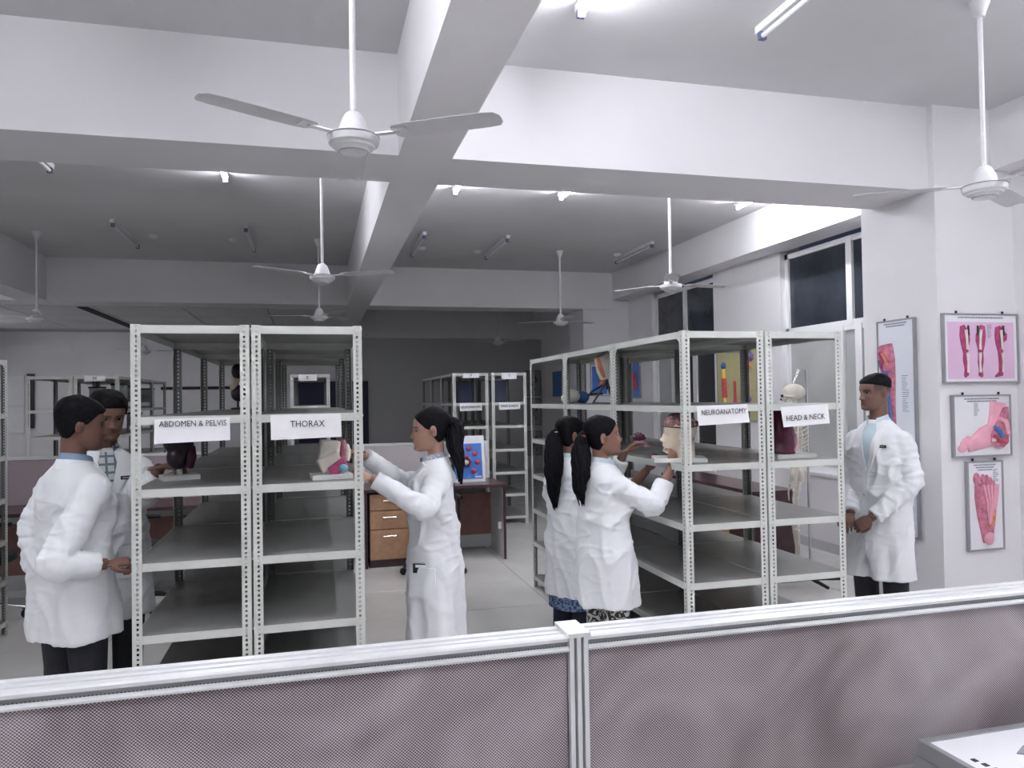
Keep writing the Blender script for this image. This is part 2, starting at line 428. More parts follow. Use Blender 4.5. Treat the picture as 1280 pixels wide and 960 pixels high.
sign('small far card on the right far rack behind the blood chart', 9.294, [(2.30,1.928),(2.50,1.927),(2.50,1.848),(2.30,1.848)], 'T', (2.40,1.888), .02, .034, group='far rack cards')
sign('far white sign reading HEAD & NECK behind the blood chart', 9.294, [(2.262,1.551),(2.54,1.549),(2.54,1.462),(2.262,1.458)], 'HEAD & NECK', (2.40,1.505), .23, .03, group='far rack cards')
sign('small card M on the far rack behind the two men', 9.294, [(-2.486,1.929),(-2.276,1.931),(-2.276,1.868),(-2.486,1.865)], 'M', (-2.38,1.898), .032, .032, group='far rack cards')
sign('small card on the far rack seen through the THORAX rack', 9.294, [(-.191,1.926),(.021,1.925),(.02,1.85),(-.192,1.85)], 'E', (-.085,1.888), .024, .034, group='far rack cards')

# ------------------------------------------------------------------ foreground partition
def partition(label, xa, xb):
    t = thing('office_partition', label, 'partition', ((xa+xb)/2, 1.24, 0), 0, 'foreground partitions')
    c = (xa+xb)/2; a, b = xa-c, xb-c
    MB().box(a, b, -.020, .022, .06, 1.184).build('fabric_panel', 'mauve_weave', t)
    prof = [(-.030,1.1915),(-.030,1.197),(-.027,1.200),(-.012,1.200),(-.011,1.1965),(-.006,1.1965),(-.005,1.200),(.006,1.200),(.007,1.1955),(.017,1.1955),(.018,1.200),(.033,1.200),(.035,1.197),(.035,1.1915)]
    MB().prism(prof, a, b, 'x').build('top_rail', 'alu', t)
    MB().box(a, b, -.0235, .026, 1.1835, 1.1915).build('rail_groove', 'alu_dark', t)
    bead = [(-.029+.005*math.cos(2*PI*k/8), 1.179+.005*math.sin(2*PI*k/8)) for k in range(8)]
    MB().prism(bead, a, b, 'x').build('bead', 'alu', t, 30)
    MB().box(a, b, -.028, .030, 0, .06).build('bottom_rail', 'alu', t)
    return t
pA = partition('mauve woven partition panel left of the aluminium post', -1.9, .4085)
pB = partition('mauve woven partition panel right of the aluminium post', .4435, 2.9)
t = thing('partition_post', 'grooved aluminium post with square cap joining two mauve partitions', 'post', (.426, 1.24, 0))
mb = MB()
for x0, x1 in ((-.0165, -.009), (-.0035, .0035), (.009, .0165)): mb.box(x0, x1, -.034, .034, 0, 1.199)
mb.box(-.0165, .0165, -.022, .03, 0, 1.199)
mb.build('upright', 'alu', t)
MB().box(-.009, -.0035, -.0235, -.022, 0, 1.197).box(.0035, .009, -.0235, -.022, 0, 1.197).build('groove', 'alu_dark', t)
MB().prism([(-.020,-.037),(.020,-.037),(.020,.039),(-.020,.039)], 1.199, 1.206, 'z').build('cap', 'alu', t)

# ------------------------------------------------------------------ ceiling fans
bl = MB()
def blade_mesh():
    mb = MB(); st = [(.175,.036),(.19,.055),(.24,.062),(.40,.064),(.56,.062),(.605,.055),(.62,.03)]
    vs = []
    for r, hw in st:
        tw = -.085
        for s_ in (-1, -.4, .4, 1):
            y = hw*s_; z = y*tw + .006*(1-s_*s_)
            vs.append((r, y, z))
    n = len(st); fs = []
    top = [(x, y, z+.002) for x, y, z in vs]; o = len(vs)
    for i in range(n-1):
        for k in range(3):
            a = i*4+k; fs.append((a, a+1, a+5, a+4)); fs.append((o+a, o+a+4, o+a+5, o+a+1))
    for i in range(n-1): fs += [(i*4, i*4+4, o+i*4+4, o+i*4), (i*4+3, o+i*4+3, o+i*4+7, i*4+7)]
    for k in range(3): fs += [(k, o+k, o+k+1, k+1), ((n-1)*4+k, (n-1)*4+k+1, o+(n-1)*4+k+1, o+(n-1)*4+k)]
    return mb.add(vs + top, fs).mesh('blade', 'fan_blade', 50)
BLADE = blade_mesh()
BRACK = MB().box(.085, .20, -.014, .014, -.004, .002).box(.17, .235, -.03, .03, .002, .006).mesh('blade_bracket', 'alu')
MOTOR = MB().lathe([(.002,-.066),(.054,-.066),(.057,-.060),(.062,-.052),(.082,-.047),(.085,-.040),(.099,-.033),(.102,-.022),(.104,-.010),(.100,-.002),(.066,.004),(.064,.016),(.057,.034),(.054,.046),(.045,.068),(.034,.088),(.022,.098),(.014,.100)], n=32).mesh('motor', 'fan_white', 28)
def torus(mb, R, r, z, n=32): return mb.tube([(R*math.cos(2*PI*k/n), R*math.sin(2*PI*k/n), z) for k in range(n+1)], r, 6)
MRING = torus(torus(MB(), .057, .0018, -.063), .1035, .0022, -.003).mesh('ring', 'alu_dark')
CANOPY = MB().lathe([(.012,-.085),(.024,-.082),(.030,-.06),(.048,-.01),(.052,0)], n=20).mesh('canopy', 'fan_white', 40)
def fan(label, X, Y, Z, ang, ztop=HC, droop=0):
    t = thing('ceiling_fan', label, 'fan', (X, Y, Z), 0, 'white ceiling fans')
    mo = obj('motor', MOTOR, t); obj('ring', MRING, mo)
    MB().cyl((0,0,.095), (0,0,ztop-Z-.07), .0125, n=12).build('downrod', 'fan_white', t, 40)
    obj('canopy', CANOPY, t, (0,0,ztop-Z))
    for k in range(3):
        b = obj('blade', BLADE, t, (0,0,.0), math.radians(ang+120*k)); obj('blade_bracket', BRACK, b)
    return t
fan('ceiling fan nearest the camera, hanging before the crossing beams', .16, 3.06, 2.665, 89)
fan('ceiling fan at the right edge in front of the column', 3.345, 3.10, 2.66, 148)
fan('ceiling fan hanging above the THORAX rack, just past the cross beam', .068, 6.43, 2.65, 94)
fan('ceiling fan hanging above the NEUROANATOMY rack corner', 3.24, 6.42, 2.645, 125)
fan('fan with its whole downrod visible before the dark far area', 3.27, 9.78, 2.65, 24)
fan('fan at the far left with its whole downrod visible', -3.10, 9.75, 2.62, 44)
fan('small fan low behind the fan above the THORAX rack', .058, 9.6, 2.66, 55)
fan('dim fan in the unlit far right area', 3.30, 13.58, 2.66, 65)
fan('tiny fan seen through the ABDOMEN & PELVIS rack', -2.94, 14.6, 2.55, 0, 3.03)

# ------------------------------------------------------------------ tube lights
TB = MB().box(-.022, .022, -.63, .63, -.04, 0).mesh('batten', 'batten')
TUBE = MB().cyl((0,-.585,-.062), (0,.585,-.062), .0145, n=10)
TUBE_ON = TUBE.mesh('tube', 'tube_on'); TUBE_OFF = TUBE.mesh('tube', 'tube_off')
CAPM = MB().box(-.02, .02, -.025, .0, -.082, -.002).mesh('end_cap', 'cap_blue')
def tubelight(label, X, Y, on, grp):
    t = thing('tube_light', label, 'light', (X, Y, HC), 0, grp)
    obj('batten', TB, t); obj('tube', TUBE_ON if on else TUBE_OFF, t)
    obj('end_cap', CAPM, t, (0,-.585,0)); obj('end_cap', CAPM, t, (0,.61,0))
    return t
ON, OFF = 'lit tube lights', 'unlit tube lights'
tubelight('lit tube light at the top edge right of the long beam', 1.33, 2.97, True, ON)
tubelight('unlit tube light at the top edge in the right bay', 2.375, 2.97, False, OFF)
tubelight('lit tube light left of the long beam, just outside the top edge', -.74, 2.5, True, ON)
for x, on, s_ in ((-2.11, False, 'at the left end beneath the cross beam'), (-.74, True, 'left of the long beam behind the cross beam'), (1.30, True, 'behind the cross beam, first right of the long beam'),
                 (2.35, True, 'behind the cross beam, second right of the long beam'), (4.29, True, 'behind the cross beam beside the window wall')):
    tubelight(('lit' if on else 'unlit')+' tube light '+s_, x, 6.36, on, ON if on else OFF)
for x, s_ in ((-2.11, 'leftmost'), (-.74, 'second from left'), (1.29, 'third from left'), (2.32, 'fourth from left'), (4.26, 'rightmost')):
    tubelight(f'unlit tube light on the rear ceiling, {s_} of five', x, 9.55, False, OFF)
for x, y, s_ in ((-2.4, 1.2, 'above the near left'), (-.74, -.6, 'straight above, left of the long beam'), (1.33, -.6, 'straight above, right of the long beam'), (2.9, .9, 'above the near right'), (4.2, -.8, 'by the rear right column'), (-2.4, -1.4, 'by the rear left'), (4.1, 2.0, 'beside the near right wall'), (-4.8, 2.5, 'left of the left beam, near'), (-5.4, 8.6, 'left of the left beam, far')):
    tubelight('lit tube light out of view, ' + s_, x, y, True, 'lit tube lights out of view')
t = thing('tube_light', 'lit tube light under the false ceiling out of view at the far left', 'light', (-5.7, 13.4, 3.018), 0, 'lit tube lights out of view')
obj('batten', TB, t); obj('tube', TUBE_ON, t)
det = MB().lathe([(.055,0),(.055,-.012),(.045,-.03),(.02,-.04),(.001,-.041)], n=16).mesh('smoke_detector', 'fan_white', 40)
for x, y, s_ in ((-1.858, 9.73, 'left of the second unlit tube'), (-.95, 9.75, 'beside the second unlit tube'), (2.15, 9.95, 'beside the fourth unlit tube'), (1.383, 9.88, 'beside the third unlit tube'), (4.15, 9.83, 'beside the rightmost unlit tube')):
    tag(obj('smoke_detector', det, None, (x, y, HC)), 'small white smoke detector on the rear ceiling '+s_, 'detector', 'smoke detectors')

# ------------------------------------------------------------------ desks, partitions behind, chairs
def desk(label, x0, x1, y0, y1, drawers_left=True, face=-1):
    t = thing('office_desk', label, 'desk', ((x0+x1)/2, (y0+y1)/2, 0), 0, 'brown office desks')
    c = (x0+x1)/2; d = (y0+y1)/2; a, b, e, f = x0-c, x1-c, y0-d, y1-d
    MB().box(a, b, e, f, .722, .75).build('desktop', 'brown_top', t)
    for s_, (u, v) in enumerate(((a+.004, a+.026), (b-.026, b-.004))):
        p = MB().box(u, v, e+.012, f-.01, .0, .722).build('side_panel', 'desk_grey', t)
        MB().box(u-.002, v+.002, e+.004, e+.012, 0, .722).build('edge_band', 'brown_top', p)
    MB().box(a+.026, b-.026, f-.07, f-.05, .16, .60).build('modesty_panel', 'brown_panel', t)
    MB().box(a+.026, b-.026, f-.072, f-.05, .60, .722).build('upper_rail', 'desk_grey', t)
    MB().box(a+.026, b-.026, f-.072, f-.05, .03, .16).build('lower_rail', 'desk_grey', t)
    if drawers_left:
        p = MB().box(a+.05, a+.43, e+.04, f-.08, .0, .07).build('pedestal', 'brown_top', t)
        MB().box(a+.05, a+.43, e+.04, f-.08, .07, .70).build('carcass', 'brown_panel', p)
        for z0, z1 in ((.08, .36), (.37, .54), (.55, .70)):
            dr = MB().box(a+.055, a+.425, e+.02, e+.04, z0, z1).build('drawer', 'oak', t)
            MB().cyl((a+.18, e+.008, z1-.06), (a+.30, e+.008, z1-.06), .006, n=8).cyl((a+.18, e+.008, z1-.06), (a+.18, e+.022, z1-.06), .005, n=6).cyl((a+.30, e+.008, z1-.06), (a+.30, e+.022, z1-.06), .005, n=6).build('handle', 'chrome', dr)
    return t
d1 = desk('dark brown desk with oak drawers behind the woman with the ponytail', .44, 1.83, 7.28, 7.93)
MB().box(.62, .655, -.28, -.275, .30, .37).build('socket', 'socket', d1)
d1.children[-1].location = (0, .55, 0)
desk('long brown desk behind the two men on the left', -3.4, -.84, 6.76, 7.36, False)
t = thing('office_desk', 'dark topped desk with drawers under the neuron chart behind the right racks', 'desk', (3.92, 6.75, 0), 0, 'brown office desks')
MB().box(-.22, .22, -.92, .9, .722, .75).build('desktop', 'brown_top', t)
MB().box(-.21, .21, -.91, -.885, 0, .722).build('side_panel', 'brown_top', t); MB().box(-.21, .21, .865, .89, 0, .722).build('side_panel', 'brown_top', t)
MB().box(-.185, .20, -.45, -.05, .03, .70).build('pedestal', 'maroon', t)
MB().box(.18, .20, -.885, .865, .1, .70).build('back_panel', 'brown_panel', t)
for z0, z1 in ((.06, .36), (.37, .53), (.54, .70)):
    dr = MB().box(-.205, -.185, -.44, -.06, z0, z1).build('drawer', 'oak', t); MB().box(-.22, -.205, -.30, -.20, z1-.07, z1-.055).build('handle', 'chrome', dr)
def low_partition(label, x0, x1, y, z, m_):
    t = thing('desk_partition', label, 'partition', ((x0+x1)/2, y, 0), 0, 'desk partitions'); h = (x1-x0)/2
    MB().box(-h, h, -.02, .02, .05, z-.025).build('fabric_panel', m_, t)
    MB().box(-h, h, -.026, .026, z-.025, z).build('top_rail', 'alu', t)
    MB().box(-h, -h+.035, -.026, .026, 0, z-.025).box(h-.035, h, -.026, .026, 0, z-.025).build('upright', 'alu', t)
low_partition('pale fabric partition behind the centre desk', .45, 1.80, 7.965, 1.15, 'pale_fabric')
low_partition('mauve fabric partition behind the left desk', -4.4, -.84, 7.39, 1.16, 'mauve_plain')

def chair(label, X, Y, ang, base='black', seat_z=.48, bw=.42):
    t = thing('office_chair', label, 'chair', (X, Y, 0), ang, 'swivel office chairs')
    for k in range(5):
        a = 2*PI*k/5; ca, sa = math.cos(a), math.sin(a)
        leg = MB().tube([(0,0,.115), (.15*ca,.15*sa,.11), (.29*ca,.29*sa,.075)], [.024,.02,.014], 8).build('base_leg', base, t, 50)
        MB().cyl((.29*ca-.02*sa,.29*sa+.02*ca,.032), (.29*ca+.02*sa,.29*sa-.02*ca,.032), .032, n=12).build('caster', 'black', leg)
    MB().cyl((0,0,.10), (0,0,seat_z-.06), .025, n=10).build('gas_lift', 'black', t)
    MB().lathe([(.01,-.05),(.20,-.045),(.24,-.02),(.235,.02),(.18,.04),(.01,.045)], (0,0,seat_z), 20).build('seat', 'black_soft', t, 40)
    mb = MB()
    mb.obox((0,.24,seat_z+.36), (bw,.05,.48)); mb.build('backrest', 'black_soft', t)
    MB().tube([(0,.12,seat_z-.04), (0,.27,seat_z), (0,.29,seat_z+.3)], .02, 8).build('back_support', 'black', t)
    for s_ in (-1, 1):
        MB().tube([(s_*.18,.02,seat_z-.03), (s_*.235,.02,seat_z), (s_*.235,.0,seat_z+.2), (s_*.235,-.13,seat_z+.21), (s_*.235,.13,seat_z+.215)], .016, 8).build('armrest', 'black', t, 50)
    return t
chair('black swivel chair with chrome base at the left edge', -2.42, 6.40, 1.57, 'chrome')
chair('black swivel chair seen under the ABDOMEN & PELVIS rack shelves', -1.36, 6.42, 1.57)
chair('black swivel chair mostly hidden behind the woman with the ponytail', 1.055, 6.95, PI, bw=.30)

# far wall fittings
tag(MB().box(-.45, 1.10, Y1-.04, Y1-.007, .67, 2.02).build('notice_board', 'navy'), 'dark navy board on the far wall seen through the THORAX rack', 'board')
tag(MB().box(-3.0, -1.6, Y1-.025, Y1-.007, 1.88, 1.94).build('wall_rail', 'black'), 'black horizontal rail on the far wall seen through the ABDOMEN rack', 'rail')
for (x0, x1, z0, z1, s_) in ((-6.05, -5.42, 1.62, 2.18, 'upper'), (-6.05, -5.42, 1.1, 1.58, 'lower')):
    t = thing('white_board', f'{s_} white board on the far left wall', 'board', ((x0+x1)/2, Y1-.007, (z0+z1)/2), 0, 'far white boards')
    w_, h_ = (x1-x0)/2, (z1-z0)/2
    MB().box(-w_, w_, -.02, 0, -h_, h_).build('panel', 'paper', t)
    MB().box(-w_, w_, -.03, -.001, h_, h_+.02).build('frame_bar', 'alu', t); MB().box(-w_, w_, -.03, -.001, -h_-.02, -h_).build('frame_bar', 'alu', t)
tag(MB().box(-5.36, -5.25, Y1-.09, Y1-.007, 1.17, 2.22).build('column_speaker', 'black'), 'tall black narrow speaker on the far left wall', 'speaker')
tag(MB().box(-4.81, -4.6, Y1-.025, Y1-.007, 2.65, 2.77).build('wall_plate', 'white_frame'), 'small pale plate high on the far left wall', 'plate')
# ------------------------------------------------------------------ people
def skin_mat(name, rough=.5):
    M = bpy.data.materials.new(name); M.use_nodes = True; nt = M.node_tree; b = nt.nodes['Principled BSDF']
    at = nt.nodes.new('ShaderNodeAttribute'); at.attribute_name = 'Col'
    nz = nt.nodes.new('ShaderNodeTexNoise'); nz.inputs['Scale'].default_value = 40; tc = nt.nodes.new('ShaderNodeTexCoord'); nt.links.new(tc.outputs['Object'], nz.inputs['Vector'])
    mx = nt.nodes.new('ShaderNodeMixRGB'); mx.blend_type = 'MULTIPLY'; mx.inputs[0].default_value = .18
    nt.links.new(at.outputs['Color'], mx.inputs[1]); nt.links.new(nz.outputs['Color'], mx.inputs[2]); nt.links.new(mx.outputs[0], b.inputs['Base Color'])
    b.inputs['Roughness'].default_value = rough; b.inputs['Specular IOR Level'].default_value = .35
    b.inputs['Subsurface Weight'].default_value = .06; b.inputs['Subsurface Radius'].default_value = (.01, .004, .002)
    MATS[name] = M
skin_mat('skin')
mat('coat', (.80, .82, .85), .75, noise_amt=.02, noise_scale=3, bump=.15, bump_scale=220, sheen=.15)
mat('coat_seam', (.70, .72, .76), .8)
mat('button', (.62, .62, .64), .35)
mat('trouser_dark', (.010, .011, .018), .8, noise_amt=.2, noise_scale=30)
mat('denim', (.05, .085, .17), .85, noise_amt=.4, noise_scale=40)
mat('navy_cloth', (.010, .013, .032), .85)
mat('blue_shirt', (.23, .34, .47), .8, bump=.1, bump_scale=200)
mat('pale_shirt', (.55, .68, .74), .8)
mat('shoe', (.012, .012, .012), .35)
mat('hair', (.005, .005, .007), .62, noise_amt=.5, noise_scale=60, spec=.10)
mat('eye_white', (.22, .20, .19), .4)
mat('iris', (.015, .009, .006), .1)
mat('tag_black', (.008, .008, .01), .3)
mat('tag_text', (.5, .5, .5), .5)
mat('bangle', (.32, .07, .03), .35)
def pattern_mat(name, ca, cb, scale, kind):
    M = bpy.data.materials.new(name); M.use_nodes = True; nt = M.node_tree; b = nt.nodes['Principled BSDF']
    tc = nt.nodes.new('ShaderNodeTexCoord'); r = nt.nodes.new('ShaderNodeValToRGB')
    r.color_ramp.elements[0].color = (*ca, 1); r.color_ramp.elements[1].color = (*cb, 1)
    if kind == 'swirl':
        n = nt.nodes.new('ShaderNodeTexNoise'); n.inputs['Scale'].default_value = scale; n.inputs['Distortion'].default_value = 2.5; n.inputs['Detail'].default_value = 1
        nt.links.new(tc.outputs['Object'], n.inputs['Vector']); nt.links.new(n.outputs['Fac'], r.inputs[0])
        r.color_ramp.interpolation = 'CONSTANT'; r.color_ramp.elements[1].position = .5
    else:
        sx = nt.nodes.new('ShaderNodeSeparateXYZ'); nt.links.new(tc.outputs['Object'], sx.inputs[0])
        outs = []
        for ax in (0, 2):
            m1 = nt.nodes.new('ShaderNodeMath'); m1.operation = 'MULTIPLY'; m1.inputs[1].default_value = scale; nt.links.new(sx.outputs[ax], m1.inputs[0])
            m2 = nt.nodes.new('ShaderNodeMath'); m2.operation = 'FRACT'; nt.links.new(m1.outputs[0], m2.inputs[0])
            m3 = nt.nodes.new('ShaderNodeMath'); m3.operation = 'LESS_THAN'; m3.inputs[1].default_value = .28; nt.links.new(m2.outputs[0], m3.inputs[0]); outs.append(m3.outputs[0])
        ad = nt.nodes.new('ShaderNodeMath'); ad.operation = 'MAXIMUM'; nt.links.new(outs[0], ad.inputs[0]); nt.links.new(outs[1], ad.inputs[1])
        nt.links.new(ad.outputs[0], r.inputs[0])
    nt.links.new(r.outputs[0], b.inputs['Base Color']); b.inputs['Roughness'].default_value = .85
    MATS[name] = M
pattern_mat('check_shirt', (.52, .55, .56), (.12, .16, .20), 26, 'check')
pattern_mat('swirl_print', (.03, .03, .035), (.60, .59, .57), 26, 'swirl')
pattern_mat('blue_print', (.03, .06, .15), (.20, .29, .42), 30, 'swirl')
pattern_mat('grey_print', (.30, .34, .42), (.55, .58, .63), 22, 'swirl')

def crom(xs, ys, t):
    xs = np.asarray(xs, float); ys = np.asarray(ys, float); t = np.clip(np.asarray(t, float), xs[0], xs[-1])
    i = np.clip(np.searchsorted(xs, t, 'right')-1, 0, len(xs)-2)
    d = np.gradient(ys, xs); h = xs[i+1]-xs[i]; u = (t-xs[i])/h
    return (2*u**3-3*u**2+1)*ys[i] + (u**3-2*u**2+u)*h*d[i] + (-2*u**3+3*u**2)*ys[i+1] + (u**3-u**2)*h*d[i+1]
HZ = [0, .010, .028, .052, .075, .100, .125, .150, .175, .195, .210, .220, .225]
HF = [.070, .086, .091, .089, .087, .085, .0885, .0895, .079, .058, .033, .006, -.013]
HBK = [.010, -.008, -.028, -.056, -.071, -.084, -.093, -.097, -.095, -.084, -.064, -.038, -.015]
HWD = [.018, .036, .050, .0595, .065, .069, .0725, .0745, .073, .065, .051, .031, .002]
def head_pts(nz=88, na=84, off=None, features=True, fem=0.0, haird=None):
    z = np.concatenate([np.linspace(0, .19, int(nz*.72)), .19+.035*np.sin(np.linspace(0, PI/2, nz-int(nz*.72)+1))[1:]])
    th = np.linspace(0, 2*PI, na, endpoint=False)
    Z, T = np.meshgrid(z, th, indexing='ij')
    f = crom(HZ, HF, Z); bk = crom(HZ, HBK, Z); w_ = crom(HZ, HWD, Z)*(1-.05*fem)
    yc = (f+bk)/2; d = (f-bk)/2; e = 2/2.25
    S = np.sin(T); C = np.cos(T)
    x = w_*np.sign(S)*np.abs(S)**e; y = yc + d*np.sign(C)*np.abs(C)**e
    if features:
        fr = np.clip(C, 0, 1)**.5; ax = np.abs(x); g = lambda v, s: np.exp(-(v/s)**2)
        nose_h = np.interp(Z, [.060,.066,.071,.077,.083,.095,.108,.116,.124,.13], [0,.004,.021,.0285,.027,.019,.0115,.0065,.002,0])*(1-.12*fem)
        nose_w = np.interp(Z, [.06,.07,.078,.09,.105,.12], [.015,.0155,.0135,.0095,.0075,.009])
        y = y + fr*nose_h*g(x, nose_w)
        y = y + fr*(.005*g(ax-.013, .006)*g(Z-.0725, .006))
        y = y + fr*(.0100*g(Z-.0575, .0050)+.0105*g(Z-.0452, .0058)-.0065*g(Z-.0515, .0026))*g(x, .021)
        y = y + fr*(-.006*g(Z-.035, .006)*g(x, .02)+.008*g(Z-.016, .012)*g(x, .022))
        y = y - fr*.0115*g(ax-.031, .0145)*g(Z-.112, .0095)
        y = y + fr*(.0045-.002*fem)*g(ax-.028, .022)*g(Z-.129, .006)
        y = y + fr*.004*g(ax-.044, .016)*g(Z-.088, .014)
    if haird is not None:
        az = np.degrees(np.abs(np.arctan2(x, y+.005)))
        dd = haird(az, Z, x, y)
        c = np.array([0, -.008, .115]); vx, vy, vz = x-c[0], y-c[1], Z-c[2]; L = np.sqrt(vx**2+vy**2+vz**2)
        k = 1+dd/L; x = c[0]+vx*k; y = c[1]+vy*k; Z = c[2]+vz*k
    return np.stack([x, y, Z], -1), z, th
def ring_mb(P, mb=None):
    nz, na, _ = P.shape; mb = mb or MB(); vs = [tuple(q) for q in P.reshape(-1, 3)]; fs = []
    for i in range(nz-1):
        for k in range(na): fs.append((i*na+k, i*na+(k+1) % na, (i+1)*na+(k+1) % na, (i+1)*na+k))
    fs.append(tuple(range(na-1, -1, -1))); fs.append(tuple((nz-1)*na+k for k in range(na)))
    return mb.add(vs, fs)
def sstep(v, a, b):
    t = np.clip((v-a)/(b-a), 0, 1); return t*t*(3-2*t)
def hair_fn(style):
    tabs = {'short': ([0, 25, 45, 60, 75, 90, 105, 125, 180], [.168, .166, .158, .135, .112, .118, .085, .058, .052]),
            'fade':  ([0, 25, 45, 60, 75, 90, 110, 140, 180], [.166, .165, .161, .155, .150, .147, .140, .128, .122]),
            'long':  ([0, 15, 35, 50, 65, 80, 95, 120, 180], [.178, .174, .160, .140, .118, .108, .075, .045, .040])}
    xs, ys = tabs[style]; dep = {'short': .013, 'fade': .0065, 'long': .009}[style]
    def fn(az, Z, x, y):
        zh = crom(xs, ys, az); mk = sstep(Z-zh, -.004, .008) if style != 'fade' else sstep(Z-zh, -.010, .016)
        top = sstep(Z, .12, .21)
        nzv = np.vectorize(lambda a, b, c: noise.noise(Vector((a*55, b*55, c*30))))(x, y, Z)
        d = dep*(.75+.6*top*(1 if style != 'long' else .3)) + .003*nzv*(1 if style != 'long' else .5)
        if style == 'long': d = d - .004*np.exp(-(x/.004)**2)*(y > -.03)
        return -.007 + mk*(.007+d)
    return fn

def hand_mb(M, side, curl, s=1.0, spread=.0, thumb_in=.4):
    """M 4x4: y along fingers, z = back of the hand, x*side = thumb side"""
    mb = MB(); q = lambda v: Vector((v[0]*side, v[1], v[2]))*s
    mb.tube([q(v) for v in ((0,-.06,0), (0,-.02,0), (0,.0,0), (.002,.03,0), (.002,.06,0), (0,.088,-.002))], [.024*s,.024*s,.026*s,.033*s,.039*s,.036*s], 14, flat=.42 if True else 1)
    mb.ell(q((0,.05,0)), (.038*s,.048*s,.014*s))
    for i, (bx, L, r) in enumerate(((.029,.072,.0088),(.0095,.080,.009),(-.0100,.075,.0086),(-.0285,.060,.0076))):
        p = Vector((bx, .082, -.002)); pts = [p - Vector((0,.02,0)), p]; a = 0; dirx = (bx/.03)*spread
        for k, fr in enumerate((.45, .31, .24)):
            a += curl*(1.0, 1.15, .8)[k]*(1+.08*i)
            p = p + Vector((dirx*math.cos(a), math.cos(a), -math.sin(a)))*L*fr; pts.append(p.copy())
        mb.tube([q(v) for v in pts], [r*s, r*s*1.02, r*s*.97, r*s*.9, r*s*.72], 8)
        mb.ell(q(pts[-1]), (r*s*.74,)*3, None, 8, 6)
    p0 = Vector((.026, .022, -.006)); p1 = Vector((.047, .047, -.016-.01*thumb_in)); p2 = p1 + Vector((.012-.022*thumb_in, .027, -.014*thumb_in)); p3 = p2 + Vector((.002-.018*thumb_in, .024, -.008*thumb_in))
    mb.tube([q(v) for v in (p0, p1, p2, p3)], [.0135*s, .0118*s, .0102*s, .0078*s], 8); mb.ell(q(p3), (.008*s,)*3, None, 8, 6)
    mb.v = [tuple(M @ Vector(v)) for v in mb.v]
    return mb
def frame_from(wrist, fwd, back):
    y = Vector(fwd).normalized(); z = Vector(back); z = (z - y*z.dot(y)).normalized(); x = y.cross(z)
    return Matrix(((x.x, y.x, z.x, wrist[0]), (x.y, y.y, z.y, wrist[1]), (x.z, y.z, z.z, wrist[2]), (0, 0, 0, 1)))

def sleeve_mb(pts, radii, na=26, n=46, wr=1.0, seed=0):
    p = [Vector(v) for v in pts]
    # rounded polyline: root, shoulder, elbow, wrist
    path = []
    segs = [(p[i+1]-p[i]).length for i in range(len(p)-1)]; tot = sum(segs)
    for k in range(n):
        s = tot*k/(n-1); i = 0
        while i < len(segs)-1 and s > segs[i]: s -= segs[i]; i += 1
        path.append(p[i].lerp(p[i+1], s/segs[i]))
    for _ in range(7):
        path = [path[0]] + [(path[i-1]+path[i]*2+path[i+1])/4 for i in range(1, n-1)] + [path[-1]]
    cum = [0]
    for i in range(n-1): cum.append(cum[-1]+(path[i+1]-path[i]).length)
    el = (segs[0]+segs[1])/tot
    mb = MB(); vs = []; up = None
    for i, q in enumerate(path):
        d = (path[min(i+1, n-1)]-path[max(i-1, 0)]).normalized()
        if up is None: up = d.cross(Vector((0, 0, 1)) if abs(d.z) < .9 else Vector((1, 0, 0))).normalized()
        up = (up-d*up.dot(d)).normalized(); sd = d.cross(up); t = i/(n-1)
        r = float(np.interp(t, [0, .12, el*.7, el, el+(1-el)*.5, 1], radii))
        wgt = .35 + .65*math.exp(-((t-el)/.16)**2)
        for k in range(na):
            a = 2*PI*k/na
            rr = r*(1+wr*wgt*(.085*math.sin(cum[i]*2*PI/.052+1.7*math.sin(a+seed)+seed)+.05*math.sin(cum[i]*2*PI/.036+2.3*math.cos(a*1+seed*2))))
            vs.append(q+(up*math.cos(a)+sd*math.sin(a))*rr)
    fs = [(i*na+k, i*na+(k+1) % na, (i+1)*na+(k+1) % na, (i+1)*na+k) for i in range(n-1) for k in range(na)]
    fs += [tuple(range(na-1, -1, -1)), tuple((n-1)*na+k for k in range(na))]
    return mb.add(vs, fs)

